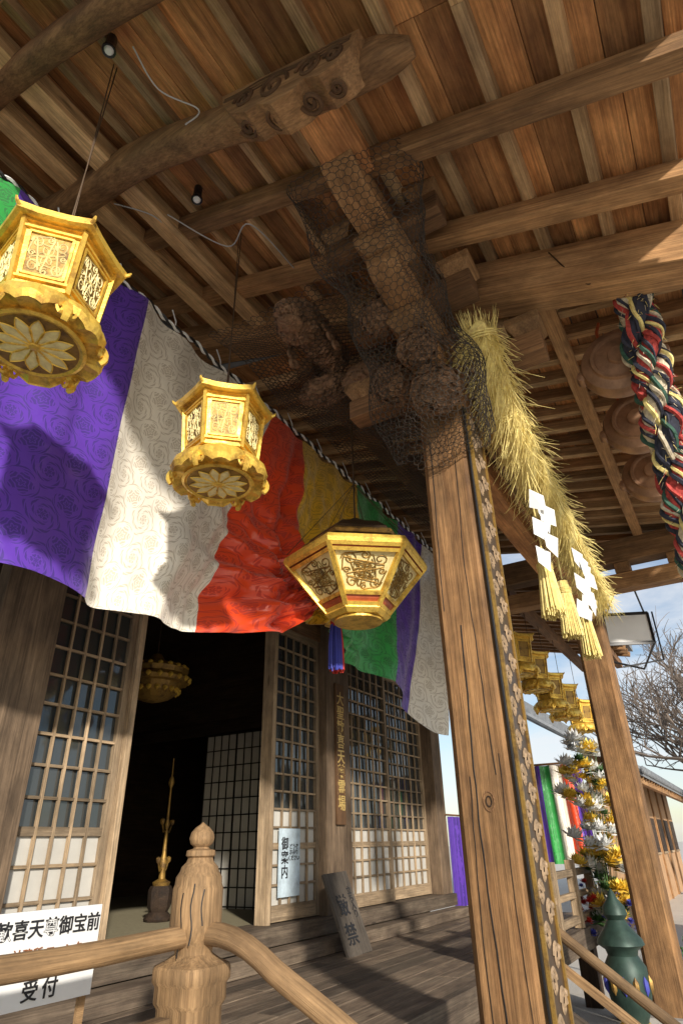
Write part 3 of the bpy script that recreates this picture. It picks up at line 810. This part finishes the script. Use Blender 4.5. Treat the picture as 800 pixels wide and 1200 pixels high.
# ------------------------------------------------------------------ gongs and bell rope
for i,a in enumerate((3.95,4.8,5.75)):
    mb=MB(); c=V((a,-.03,3.0)); r=.26
    mb.lathe(c,[(0,-.12),(.07,-.12),(.08,-.10),(.16,-.085),(.17,-.105),(.19,-.105),(.2,-.085),(r,-.06),(r+.015,-.025),(r+.015,.025),(r,.06),(.2,.085),(.17,.105),(.08,.10),(0,.12)],M_gong,36,axis='X')
    for s in(-1,1):
        mb.tube([c+V((0,s*.1,r*.9)),c+V((0,s*.1,r+.08)),c+V((0,s*.07,3.42-3.0))],.012,M_redlac,6)
        mb.lathe(c+V((0,s*(r+.01),-.03)),[(.0,-.05),(.04,-.04),(.045,.04),(0,.05)],M_gong,12,axis='X')
    mb.make('bronze_gong' if i==0 else 'bronze_gong.%03d'%i,0,True)
M_ropeR=plain('rope_red',(.42,.055,.045),.9,0,.5,40);M_ropeK=plain('rope_black',(.03,.032,.05),.9,0,.4,30);M_ropeW=plain('rope_white',(.62,.53,.38),.9,0,.35,30);M_ropeG=plain('rope_green',(.04,.10,.07),.9,0,.4,30)
mb=MB()
A0=V((3.45,-.235,3.46));A1=V((4.02,-.15,1.95));A1=A0+(A1-A0)*1.6
D=(A1-A0).normalized(); E1=D.cross(V((0,1,0))).normalized(); E2=D.cross(E1)
core=[M_ropeK,M_ropeW,M_ropeR]
cords=[M_ropeW,M_ropeK,M_straw,M_ropeK,M_ropeR,M_ropeK,M_ropeG]
def strand(k,t):
    th=t*19+k*2.094; w=1+.14*math.sin(t*31)
    return A0.lerp(A1,t)+(E1*math.cos(th)+E2*math.sin(th))*.066*w+V((.02*math.sin(t*5),.015*math.sin(t*4),0))
for k in range(3):
    mb.tube([strand(k,i/179) for i in range(180)],.058,core[k],8)
    for q in range(7):
        pts=[]
        for i in range(420):
            t=i/419;p=strand(k,t);th=-t*(30+9*k)+q*.9+k+1.0*noise.noise(V((t*9,q,k)))
            rr=.062+.010*noise.noise(V((t*30,q*3,k)))
            pts.append(p+(E1*math.cos(th)+E2*math.sin(th))*rr)
        mb.tube(pts,[.012+.006*noise.noise(V((i*.1,q,k))) for i in range(420)] if q%2 else .016,cords[(q+k*2)%7],5)
for i in range(900):
    t=R(); th=U(0,6.28);o=(E1*math.cos(th)+E2*math.sin(th)); p=A0.lerp(A1,t)+o*.10
    mm=random.choice((M_straw,M_ropeR,M_ropeW,M_ropeK)); q=p+o*U(.01,.035)+V((U(-.02,.02),U(-.02,.02),U(-.06,.01)))
    mb.tube([p,q],[.0026,.001],mm,3,cap=False)
for i in range(240):
    th=U(0,6.28);p=A0+V((math.cos(th)*.06,math.sin(th)*.06,-.05))
    mm=random.choice((M_straw,M_ropeR,M_ropeW,M_ropeK))
    mb.tube([p,p+V((math.cos(th)*.07,math.sin(th)*.07,U(.05,.2)))],[.006,.002],mm,3,cap=False)
mb.make('braided_bell_rope',0,True)
# ------------------------------------------------------------------ hall
YF=4.0; FL=-.62; DK=-.88
mb=MB()
for a0,a1 in((2.2,2.65),(6.24,6.76),(9.22,9.55)):
    mb.box((a0,YF-.08,FL),(a1,YF+.25,4.4),W_post,t=.7)
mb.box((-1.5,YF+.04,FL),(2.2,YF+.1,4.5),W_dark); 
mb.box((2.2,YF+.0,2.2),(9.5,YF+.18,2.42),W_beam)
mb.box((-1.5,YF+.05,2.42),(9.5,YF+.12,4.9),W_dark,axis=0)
mb.box((-1.5,3.86,-.76),(9.55,4.22,FL+.0),W_deck); mb.box((-1.5,3.66,DK+.003),(9.5,3.857,-.765),W_deck)
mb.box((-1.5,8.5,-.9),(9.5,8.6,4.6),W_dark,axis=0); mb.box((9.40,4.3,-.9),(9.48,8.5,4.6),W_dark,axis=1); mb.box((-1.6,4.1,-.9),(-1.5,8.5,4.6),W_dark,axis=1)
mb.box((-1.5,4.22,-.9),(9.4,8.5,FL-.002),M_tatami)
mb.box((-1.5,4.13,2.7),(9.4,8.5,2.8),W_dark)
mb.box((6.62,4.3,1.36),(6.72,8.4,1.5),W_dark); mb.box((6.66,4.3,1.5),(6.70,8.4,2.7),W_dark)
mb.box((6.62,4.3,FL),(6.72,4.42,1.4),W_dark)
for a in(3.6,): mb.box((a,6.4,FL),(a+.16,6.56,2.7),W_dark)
hb=mb.make('hall_walls',.004)
mb=MB()
for z0,z1,b0,b1 in((4.75,5.9,3.9,6.6),(5.9,4.75,6.6,9.2)):
    mb.beam((3.9,b0,z0+.1),(3.9,b1,z1+.1),13.5,.25,M_tile)
hr=mb.make('hall_roof')
group('temple_hall',[hb,hr])
mb=MB()
for b0,b1 in((5.02,5.52),(5.53,6.03)):
    mb.box((6.60,b0,FL),(6.612,b1,1.33),M_shoji)
    for i in range(5):
        y=b0+(b1-b0)*i/4; mb.box((6.590,y-.007,FL),(6.5985,y+.007,1.33),M_black)
    for i in range(11):
        z=FL+.02+(1.33-FL-.03)*i/10; mb.box((6.587,b0,z-.007),(6.5895,b1,z+.007),M_black)
mb.make('interior_paper_screen')
mb=MB()
c=V((5.28,5.3,FL))
mb.lathe(c,[(.13,0),(.14,.02),(.12,.05),(.09,.08),(.11,.12),(.12,.26),(.10,.30)],W_dark,8)
mb.lathe(c+V((0,0,.30)),[(.08,0),(.09,.03),(.035,.06),(.028,.15),(.045,.2),(.022,.28),(.015,.5),(.028,.55),(.015,.6),(.011,.9),(.035,.95),(.022,1.0),(.009,1.02),(.008,1.2)],M_goldD,14)
for s in(-1,1):
    for z in(.45,.80):
        mb.tube([c+V((0,0,z)),c+V((s*.08,s*.04,z-.02)),c+V((s*.14,s*.07,z+.06))],.008,M_goldD,5)
        mb.lathe(c+V((s*.14,s*.07,z+.06)),[(0,-.02),(.022,0),(.026,.035),(0,.05)],M_goldD,8)
mb.make('gilt_candle_stand',0,True)
mb=MB()
mb.box((4.0,7.2,FL),(6.3,7.8,.25),W_dark,axis=0)
for k in range(5): mb.lathe((4.2+.45*k,7.3,.25),[(.07,0),(.08,.05),(.03,.1),(.05,.25),(.0,.4)],M_goldD,10)
mb.make('altar_table')
# ------------------------------------------------------------------ lattice doors
def door(a0,a1,y,z0,z1,nc,nr,paper,name):
    mb=MB(); f=.06
    mb.box((a0,y,z0),(a0+f,y+.045,z1),W_lat); mb.box((a1-f,y,z0),(a1,y+.045,z1),W_lat)
    mb.box((a0+f,y+.002,z0),(a1-f,y+.043,z0+.13),W_lat); mb.box((a0+f,y+.002,z1-.08),(a1-f,y+.043,z1),W_lat)
    x0,x1=a0+f,a1-f; b0,b1=z0+.13,z1-.08
    for i in range(1,nc):
        x=x0+(x1-x0)*i/nc; mb.box((x-.010,y+.004,b0),(x+.010,y+.026,b1),W_lat)
    for i in range(1,nr):
        z=b0+(b1-b0)*i/nr; w=.010 if i!=3 else .028
        mb.box((x0,y+.007,z-w),(x1,y+.03,z+w),W_lat)
    zp=b0+(b1-b0)*paper/nr
    mb.box((x0,y+.034,b0),(x1,y+.038,zp),M_shoji,axis=0)
    for i in range(nc):
        for j in range(nr):
            if j<paper: continue
            xa=x0+(x1-x0)*i/nc;xb=x0+(x1-x0)*(i+1)/nc;za=b0+(b1-b0)*j/nr;zb=b0+(b1-b0)*(j+1)/nr
            t1,t2,t3=U(0,.006),U(0,.006),U(0,.006)
            mb.add([(xa,y+.034+t1,za),(xb,y+.034+t2,za),(xb,y+.034+t2+t3,zb),(xa,y+.034+t1+t3,zb)],[(0,1,2,3)],M_glass)
    return mb.make(name,.002)
door(2.655,3.44,YF+.02,FL+.01,2.2,5,13,3,'lattice_door')
door(5.36,6.235,YF+.02,FL+.01,2.2,5,16,5,'lattice_door.001')
door(6.765,7.95,YF+.02,FL+.01,2.2,6,16,4,'lattice_door.002')
door(7.955,9.215,YF+.09,FL+.01,2.2,6,16,4,'lattice_door.003')
mb=MB()
mb.box((3.445,YF-.02,FL),(3.50,YF+.12,2.2),W_lat); mb.box((5.30,YF-.02,FL),(5.355,YF+.12,2.2),W_lat)
mb.make('door_jambs',.003)
# ------------------------------------------------------------------ veranda deck, stairs, railings
mb=MB()
b=2.02
while b<3.66:
    x=-1.5
    while x<10.4:
        l=U(2.2,3.6); x1=min(10.4,x+l)
        mb.beam((x+.003,b+.085,DK-.02+U(-.002,.002)),(x1-.003,b+.085,DK-.02+U(-.002,.002)),.166,.04,W_deck); x=x1
    b+=.172
mb.box((-1.5,1.94,DK-.20),(10.4,2.015,DK+.012),W_deck)
for a in(-.5,2,4.5,7,9.5): mb.box((a-.1,2.1,-H),(a+.1,2.3,DK-.045),W_dark)
mb.box((-1.5,3.5,-H),(10.4,3.55,DK-.05),W_dark,axis=0)
mb.make('wooden_veranda',.004)
mb=MB()
for i in range(5):
    z=DK-.17*(i+1); b1=1.935-.30*i
    if z<-H+.03: break
    mb.box((2.3,b1-.31,z-.05),(3.1,b1,z),W_deck); mb.box((3.8,b1-.31,z-.05),(5.7,b1,z),W_deck)
    if b1<.9 or b1-.31>1.35: mb.box((3.1,b1-.31,z-.05),(3.8,b1,z),W_deck)
mb.beam((2.27,1.93,DK-.12),(2.27,.5,DK-.95),.05,.25,W_deck); mb.beam((5.73,1.93,DK-.12),(5.73,.5,DK-.95),.05,.25,W_deck)
mb.make('wooden_stairs',.004)
def newel(mb,a,b,zt):
    P=[(0,0),(.014,-.012),(.030,-.022),(.046,-.040),(.052,-.062),(.046,-.082),(.030,-.094),(.034,-.100),(.058,-.106),(.060,-.125),(.050,-.132),(.056,-.148),(.074,-.165),(.078,-.18),(.092,-.20),(.094,-.225),(.100,-.24),(.101,-.36),(.092,-.40),(.074,-.43),(.072,-.455),(.10,-.475),(.135,-.49),(.14,-.50),(.14,-.535),(.128,-.55),(.128,-.60),(.115,-.62),(.115,-.98)]
    q=V((U(0,9),U(0,9),0)); n=24; rs=[];g=[]
    for i,(r,z) in enumerate(P[::-1]):
        ring=[]
        for j in range(n):
            th=2*math.pi*j/n+math.pi/n
            k=1.
            if z<-.47:
                c_=max(abs(math.cos(th)),abs(math.sin(th))); k=min(1/c_,1.22)*.86
            ring.append(V((a+r*k*math.cos(th),b+r*k*math.sin(th),zt+z)))
        rs.append(ring); g+=[V((p.z,p.x,p.y))+q for p in ring]
    mb.loft(rs,W_rail,g=g,t=.6)
mb=MB(); newel(mb,2.2,2.0,.10)
for th,z0,z1 in((3.7,-.12,-.32),(4.1,-.14,-.26),(3.3,-.15,-.36)):
    mb.ribbon([(2.2+.1015*math.cos(th+.05*math.sin(z*40)),2.0+.1015*math.sin(th+.05*math.sin(z*40)),z) for z in [z0+(z1-z0)*i/8 for i in range(9)]],.005,(math.cos(th),math.sin(th),0),M_black,.001)
r0=mb.make('newel_post',0,True)
mb=MB()
pts=[(-1.5+3.63*i/20,2.0,-.30+.004*math.sin(i)) for i in range(21)]
mb.tube(pts,.038,W_rail,14,t=.6)
pts=[]
for i in range(22):
    t=i/21; b=1.93-1.36*t; z=-.29+.02*math.sin(min(1,t*4)*math.pi)-(.95*t**1.3)*.72
    pts.append((2.2,b,z))
mb.tube(pts,.040,W_rail,14,t=.8)
r1=mb.make('handrails',0,True)
mb=MB()
mb.box((-1.5,1.97,-.60),(2.08,2.03,-.53),W_rail); mb.box((-1.5,1.95,DK+.013),(2.08,2.05,DK+.09),W_rail)
for a in(-.9,.1,1.1): mb.box((a-.04,1.965,DK+.09),(a+.04,2.035,-.335),W_rail)
mb.beam((2.2,1.90,-.60),(2.2,.6,-1.35),.05,.06,W_rail); mb.beam((2.2,1.0,-H),(2.2,1.0,-.72),.08,.08,W_rail)
r2=mb.make('lower_rails',.006)
group('veranda_railing',[r0,r1,r2])
mb=MB()
newel(mb,5.8,2.0,.02); r3=mb.make('newel_post',0,True)
mb=MB()
mb.tube([(5.8,1.95,-.32),(5.8,1.55,-.62),(5.8,.95,-1.06),(5.8,.5,-1.38)],.04,W_rail,10)
mb.beam((5.8,1.88,-.62),(5.8,.6,-1.5),.05,.06,W_rail)
for z,r in((-.33,.035),(-.55,.03),(-.78,.035)): mb.beam((5.93,2.0,z),(10.3,2.0,z),r*2,r*2,W_lat)
for a in(6.7,7.6,8.5,9.4,10.3): mb.box((a-.045,1.95,DK+.013),(a+.045,2.05,-.2),W_lat)
r4=mb.make('rails',.006); group('veranda_railing.001',[r3,r4])
# ------------------------------------------------------------------ signs
mb=MB()
mb.box((1.46,2.30,-.47),(1.985,2.315,-.185),M_white)
mb.box((1.47,2.316,-.48),(1.50,2.33,DK+.03),W_rail); mb.box((1.95,2.316,-.20),(1.98,2.33,DK+.03),W_rail)
s1=mb.make('board')
t1=text('lettering','歓喜天尊御宝前',(1.765,2.2975,-.243),.062,(1,0,0),(0,0,1),M_ink,1.0)
t2=text('lettering_small','社務所 コーンク',(1.77,2.2975,-.318),.040,(1,0,0),(0,0,1),plain('brown_ink',(.25,.09,.03),.6,0,.1,6,0))
t3=text('lettering_lower','受付',(1.76,2.2975,-.425),.066,(1,0,0),(0,0,1),M_ink,1.4)
group('white_notice_board',[s1,t1,t2,t3])
mb=MB()
B0=V((5.98,3.40,DK+.0));up=V((-.02,.24,.60)).normalized();xd=V((1,-.05,.04)).normalized();nn=xd.cross(up).normalized()
if nn.y>0: nn=-nn
w=.40;h=.70
fr4=[B0-xd*w/2,B0+xd*w/2,B0+xd*w/2+up*h,B0-xd*w/2+up*h]
mb.add(fr4+[p-nn*.03 for p in fr4],
  [(0,1,2,3),(7,6,5,4),(0,4,5,1),(1,5,6,2),(2,6,7,3),(3,7,4,0)],W_sign,
  g=[V((0,0,0)),V((0,w,0)),V((h,w,0)),V((h,0,0)),V((0,0,.03)),V((0,w,.03)),V((h,w,.03)),V((h,0,.03))],t=.6)
s2=mb.make('board',.004)
t4=text('lettering','厳',B0-xd*.05+up*.40+nn*.004,.19,xd,up,M_ink)
t4b=text('lettering_second','禁',B0-xd*.05+up*.16+nn*.004,.19,xd,up,M_ink)
t5=text('lettering_small','立\nち\n入\nり',B0+xd*.125+up*.42+nn*.004,.075,xd,up,M_ink,1,.9)
group('leaning_wooden_notice',[s2,t4,t4b,t5])
mb=MB()
mb.box((6.40,YF-.115,.2),(6.58,YF-.085,1.72),W_beam,t=.1)
s3=mb.make('board',.004)
t6=text('lettering','大\n聖\n歓\n喜\n天\n尊\n霊\n場',(6.49,YF-.117,.97),.165,(1,0,0),(0,0,1),M_goldink,1,.98)
group('vertical_name_plaque',[s3,t6])
mb=MB()
mb.box((5.50,YF+.010,-.42),(5.86,YF+.013,.16),plain('poster_paper',(.50,.60,.66),.6,0,.3,7,0))
s4=mb.make('sheet')
t7=text('lettering','御\n案\n内',(5.60,YF+.007,-.1),.12,(1,0,0),(0,0,1),M_ink)
t8=text('lettering_small','どうぞ\nお参り\nください',(5.75,YF+.007,-.05),.05,(1,0,0),(0,0,1),M_ink)
group('paper_poster',[s4,t7,t8])
# ------------------------------------------------------------------ right hand background
mb=MB()
def rz3(b): return 2.95+.22*b
for i in range(14):
    b0=1.3+i*.2; mb.beam((8.8,b0+.1,rz3(b0+.1)),(13.2,b0+.1,rz3(b0+.1)),.198,.025,W_ceil,up=(0,-.22,1))
a=8.9
while a<13.2: mb.beam((a,1.25,rz3(1.25)-.06),(a,4.0,rz3(4.0)-.06),.08,.09,W_beamL); a+=.28
mb.beam((8.1,1.5,3.02),(13.2,1.5,3.02),.12,.14,W_beam); mb.beam((8.1,2.15,3.06),(13.2,2.15,3.06),.12,.16,W_beam)
mb.add([(8.8,1.2,rz3(1.2)+.04),(13.3,1.2,rz3(1.2)+.04),(13.3,4.1,rz3(4.1)+.04),(8.8,4.1,rz3(4.1)+.04),(8.8,1.2,rz3(1.2)+.2),(13.3,1.2,rz3(1.2)+.2),(13.3,4.1,rz3(4.1)+.2),(8.8,4.1,rz3(4.1)+.2)],
   [(0,1,2,3),(7,6,5,4),(0,4,5,1),(1,5,6,2),(2,6,7,3),(3,7,4,0)],M_tile)
for a in(10.5,13.0): mb.box((a-.12,3.7,-H),(a+.12,3.94,3.7),W_beam)
mb.make('corridor_eave',.004)
mb=MB()
c=V((8.75,.78,2.45))
def pp(x,y,z=0): return c+V((.35,-.75,.0))*x+V((.15,.0,.75))*y+V((-.3,0,.1))*z
for y in(-.28,.28): mb.beam(pp(-.35,y),pp(.35,y),.03,.04,M_black)
for x in(-.35,.35): mb.beam(pp(x,-.28),pp(x,.28),.03,.04,M_black)
mb.add([pp(-.33,-.26),pp(.33,-.26),pp(.33,.26),pp(-.33,.26)],[(0,1,2,3)],M_white)
mb.tube([pp(-.3,.28),c+V((-.4,0,.42))],.012,M_black,5); mb.tube([pp(.3,.28),c+V((-.5,-.2,.5))],.012,M_black,5)
mb.tube([pp(.35,-.28),pp(.1,-.75),pp(-.35,-.6)],.015,M_black,5)
mb.tube([pp(.42,.3),pp(.42,-.6),pp(-.2,-.7)],.012,M_black,5)
mb.make('floodlight_panel')
mb=MB()
cs=[C['y'],C['p'],C['g'],C['w'],C['r'],C['p']]
for i in range(6):
    y0=3.02-.165*i
    vs=[];n=8;nv=6
    for k in range(n+1):
        for j in range(nv+1):
            y=y0+.165*k/n; vs.append(V((11.2+.03*math.sin(y*30+j*.3),y,1.10-1.42*j/nv)))
    mb.add(vs,[(k*(nv+1)+j,k*(nv+1)+j+1,(k+1)*(nv+1)+j+1,(k+1)*(nv+1)+j) for k in range(n) for j in range(nv)],cs[i])
mb.tube([(11.2,2.1,1.12),(11.2,3.3,1.12)],.02,W_beam,6)
for y in(2.12,3.25): mb.tube([(11.2,y,-H),(11.2,y,1.15)],.03,W_beam,6)
mb.make('five_colour_drape',0,True)
mb=MB()
vs=[]
for k in range(13):
    for j in range(5): vs.append(V((9.56+.6*k/12,3.9+.03*math.sin(k*1.6),.35-1.15*j/4)))
mb.add(vs,[(k*5+j,k*5+j+1,(k+1)*5+j+1,(k+1)*5+j) for k in range(12) for j in range(4)],C['p'])
mb.tube([(9.5,3.9,.37),(10.4,3.9,.37)],.015,W_beam,6)
mb.make('purple_curtain',0,True)
mb=MB()
base=V((9.0,1.72,-H))
mb.lathe(base,[(.16,0),(.18,.3),(.10,.42),(.14,.6),(.2,.75),(.17,.8),(0,.8)],M_urn,16)
def flower(p,r,m,n=9):
    tx_=V((U(-.5,.5),U(-.6,.1),0))
    for k in range(n):
        for lay,(rr,zz) in enumerate(((1,.15),(.75,.5),(.45,.8))):
            a=2*math.pi*(k+.5*lay)/n; d=V((math.cos(a),math.sin(a),0));e=V((-math.sin(a),math.cos(a),0))
            ax_=(V((0,0,1))+tx_).normalized()
            d=(d-ax_*d.dot(ax_)).normalized()
            q=[p,p+d*r*rr*.55+e*r*.24+ax_*zz*r*.4,p+d*r*rr+ax_*zz*r,p+d*r*rr*.55-e*r*.24+ax_*zz*r*.4]
            mb.add(q,[(0,1,2,3)],m)
M_yel=plain('gilt_petal',(.90,.62,.10),.45,.15,.25,10)
for i in range(120):
    h=U(.85,2.9);w=.36*math.sin(min(1,(h-.6)/1.0)*math.pi*.5)*(1 if h<2.3 else .7)
    a=U(0,6.28);r=w*math.sqrt(R())
    p=base+V((r*math.cos(a),r*math.sin(a),h)); 
    if i%3==0: mb.tube([base+V((0,0,.7)),base+V((r*.4*math.cos(a),r*.4*math.sin(a),h*.6)),p],.004,M_green,3,cap=False)
    x=R()
    flower(p,U(.09,.19),M_yel if x<.5 else(M_white if x<.84 else M_green))
for i in range(40):
    a=U(0,6.28);h=U(.8,1.3);p=base+V((.34*math.cos(a),.34*math.sin(a),h)); flower(p,U(.05,.08),M_red if i%3 else M_blue)
mb.make('gilt_lotus_arrangement')
mb=MB()
c=V((6.9,1.30,-H)); sc_=.62
mb.lathe(c,[(r*sc_,z) for r,z in [(.36,0),(.37,.08),(.30,.12),(.28,.2),(.22,.26),(.16,.34),(.18,.42),(.25,.5),(.29,.62),(.28,.78),(.20,.86),(.22,.9),(.32,.94),(.30,.98),(.18,1.06),(.12,1.12),(.17,1.16),(.15,1.22),(.07,1.28),(.04,1.33),(.0,1.36)]],M_urn,28)
for k in range(12):
    a=2*math.pi*k/12; mb.lathe(c+V((.178*math.cos(a),.178*math.sin(a),.66)),[(0,-.07),(.025,-.03),(.025,.03),(0,.07)],M_goldD if k%2 else M_blue,6)
mb.lathe(c+V((0,0,.36)),[(.11,0),(.13,.02),(.11,.04)],M_gold,20)
mb.make('bronze_offertory_urn',0,True)
mb=MB()
for i in range(62):
    a=17+i*.25
    mb.tube([(a,1.95,1.42),(a,3.0,1.95),(a,4.6,3.05)],.07,M_tile,6)
    mb.lathe((a,1.95,1.42),[(0,-.03),(.09,-.02),(.09,.02),(0,.03)],M_tile,10,axis='Y')
mb.add([(17,1.97,1.36),(32.5,1.97,1.36),(32.5,4.6,2.98),(17,4.6,2.98),(17,1.97,1.28),(32.5,1.97,1.28),(32.5,4.6,2.9),(17,4.6,2.9)],[(0,1,2,3),(7,6,5,4),(0,4,5,1),(1,5,6,2),(2,6,7,3),(3,7,4,0)],M_tile)
mb.beam((17,4.6,3.15),(32.5,4.6,3.15),.3,.3,M_tile)
mb.beam((17.1,2.1,1.2),(32,2.1,1.2),.12,.12,W_beamL)
a=17.2
while a<32: mb.beam((a,2.0,1.25),(a,3.2,1.75),.08,.08,W_beamL); a+=.5
mb.box((17.2,3.0,-H),(32,3.2,1.9),M_plaster,axis=0)
for a in range(18,32,2): mb.box((a,2.95,-H),(a+.18,3.0,1.8),W_beamL); mb.box((a+.5,2.96,-.4),(a+1.6,2.99,.6),W_dark); mb.box((a+.45,2.94,-.46),(a+1.65,2.958,-.4),W_lat)
mb.make('tiled_roof_building')
mb=MB()
for i in range(22):
    a=12.5+i*.2
    mb.tube([(a,.02,.10),(a,.35,.34)],.05,M_tile,6); mb.tube([(a,.68,.10),(a,.35,.34)],.05,M_tile,6)
mb.beam((12.4,.35,.40),(16.9,.35,.40),.14,.12,M_tile)
mb.add([(12.4,.0,.05),(16.9,.0,.05),(16.9,.35,.30),(12.4,.35,.30),(12.4,.7,.05),(16.9,.7,.05)],[(0,1,2,3),(3,2,5,4),(0,4,5,1)],M_tile)
mb.box((12.5,.25,-H),(16.8,.45,.04),M_plaster,axis=0)
for a in(12.5,14.0,15.4,16.7): mb.box((a,.22,-H),(a+.14,.248,.04),W_beamL)
mb.make('tile_capped_wall')
mb=MB()
for i in range(24):
    mb.box((9.6+i*.12,.30,-H),(9.65+i*.12,.33,-.75),W_lat)
mb.beam((9.5,.345,-.9),(12.45,.345,-.9),.03,.05,W_lat); mb.beam((9.5,.345,-1.5),(12.45,.345,-1.5),.03,.05,W_lat)
mb.make('slatted_fence')
def shrub(c,r,name,n=900,m=M_green):
    mb=MB(); c=V(c)
    for k in range(6): mb.tube([c+V((0,0,-r)),c+V((U(-.5,.5)*r,U(-.5,.5)*r,U(0,.5)*r))],[.03,.01],M_bark,4)
    vs=[];fs=[]
    for i in range(n):
        d=V((U(-1,1),U(-1,1),U(-1,1)));
        if d.length>1: continue
        p=c+d*r*(1+.3*noise.noise(d*3)); s=U(.02,.05); o=len(vs)
        x=V((U(-1,1),U(-1,1),U(-1,1))).normalized();y=x.cross(V((U(-1,1),U(-1,1),1))).normalized()
        vs+=[p-x*s,p+y*s*.5,p+x*s,p-y*s*.5];fs.append((o,o+1,o+2,o+3))
    mb.add(vs,fs,m); return mb.make(name)
shrub((12.0,-.3,-1.1),.6,'clipped_shrub',2500); shrub((10.2,.85,-1.35),.4,'clipped_shrub.001',1500)
mb=MB()
def branch(p,d,l,r,dep):
    d=d.normalized(); n=5; pts=[p];q=p.copy();dd=d.copy()
    for i in range(n):
        dd=(dd+V((U(-1,1),U(-1,1),U(-.6,.9)))*.18).normalized(); q=q+dd*l/n; pts.append(q.copy())
    mb.tube(pts,[max(.006,r*(1-.55*i/n)) for i in range(n+1)],M_bark,6 if dep<2 else 3,cap=False)
    if dep>=5: return
    k=4
    for i in range(k):
        s=pts[random.randint(2,n)]; x=V((U(-1,1),U(-1,1),U(-.35,.8)))
        branch(s,dd*.7+x*.9,l*U(.55,.8),r*.55,dep+1)
branch(V((26,-.1,-H)),V((0,.08,1)),4.2,.26,0)
branch(V((26,.0,.8)),V((-.2,.7,1)),3.0,.15,1); branch(V((26,-.1,1.6)),V((.2,.5,1)),3.0,.15,1)
mb.make('bare_tree')
mb=MB()
def cable(pts,r=.006,m=M_cable):
    P=[]
    pts=[V(p) for p in pts]
    n=len(pts)-1
    for i in range(n):
        p0=pts[max(i-1,0)];p1=pts[i];p2=pts[i+1];p3=pts[min(i+2,n)]
        for j in range(8):
            f=j/8; P.append(.5*((2*p1)+(p2-p0)*f+(2*p0-5*p1+4*p2-p3)*f*f+(3*p1-p0-3*p2+p3)*f**3))
    P.append(pts[-1])
    mb.tube(P,r,m,5)
cable([(1.0,1.9,4.05),(1.20,1.88,3.92),(1.4,1.75,3.90),(1.38,1.82,3.78)],.005)
cable([(1.95,2.6,4.2),(2.3,2.3,4.02),(2.2,2.0,3.95),(2.75,2.0,4.05)],.005)
cable([(3.2,.2,3.52),(3.25,.1,3.3),(3.3,.02,3.2),(3.27,.0,3.26)],.005,M_bronzeD)
cable([(1.7,2.9,4.25),(1.9,2.7,4.2),(2.16,2.75,4.3)],.005)
mb.make('electric_cable')
mb=MB()
for p in((.95,2.05,4.12),(1.95,2.3,4.18)):
    mb.lathe(p,[(0,.1),(.03,.1),(.032,0),(.042,-.03),(.04,-.04),(0,-.02)],M_black,14); mb.lathe(V(p)+V((0,0,-.035)),[(0,.01),(.032,.008),(.02,-.012),(0,-.015)],M_white,12)
mb.make('ceiling_spotlight')
mb=MB(); G=400
mb.add([(-G,-G,-H),(G,-G,-H),(G,G,-H),(-G,G,-H)],[(0,1,2,3)],M_ground); mb.make('ground')
for o in ROOTS: o.location.z+=H
# ------------------------------------------------------------------ light, sky, camera
el=math.radians(21); az=V((-.66,-.75,0)).normalized()
sd=V((az.x*math.cos(el),az.y*math.cos(el),math.sin(el)))
sl=bpy.data.lights.new('sun','SUN'); sl.energy=5; sl.angle=math.radians(2.5); sl.color=(1,.93,.83)
so=bpy.data.objects.new('sun',sl); bpy.context.scene.collection.objects.link(so); so.rotation_euler=sd.to_track_quat('Z','Y').to_euler(); so.location=(-10,-10,12)
w=bpy.data.worlds.new('World'); bpy.context.scene.world=w; w.use_nodes=True; nt=w.node_tree
sk=nt.nodes.new('ShaderNodeTexSky'); sk.sky_type='NISHITA'; sk.sun_disc=False; sk.sun_elevation=el; sk.sun_rotation=math.atan2(az.x,az.y)
sk.air_density=1.0; sk.dust_density=.6; sk.ozone_density=1.5
tc=nt.nodes.new('ShaderNodeTexCoord'); mp=nt.nodes.new('ShaderNodeMapping'); nt.links.new(tc.outputs['Generated'],mp.inputs[0]); mp.inputs[3].default_value=(2.2,2.2,6)
cn=noise_n(nt,mp.outputs[0],1.6,7,.6,.4)
cf=ramp(nt,cn,[(.40,0.),(.66,.8)])
sky=mixc(nt,cf,sk.outputs[0],(6.0,6.1,6.3))
nt.links.new(sky,nt.nodes['Background'].inputs[0]); nt.nodes['Background'].inputs[1].default_value=.15
cam=bpy.data.cameras.new('camera'); co=bpy.data.objects.new('camera',cam); bpy.context.scene.collection.objects.link(co)
right=V((.515,-.857,-.0198)).normalized(); back=-V((.759,.445,.4762)).normalized(); up=back.cross(right).normalized(); right=up.cross(back)
M=Matrix((right,up,back)).transposed().to_4x4(); M.translation=V((0,0,H)); co.matrix_world=M
cam.sensor_fit='VERTICAL'; cam.sensor_height=36; cam.sensor_width=24; cam.lens=21.66; cam.clip_start=.05; cam.clip_end=2000
sc=bpy.context.scene; sc.camera=co
sc.view_settings.view_transform='Standard'; sc.view_settings.look='None'; sc.view_settings.exposure=0
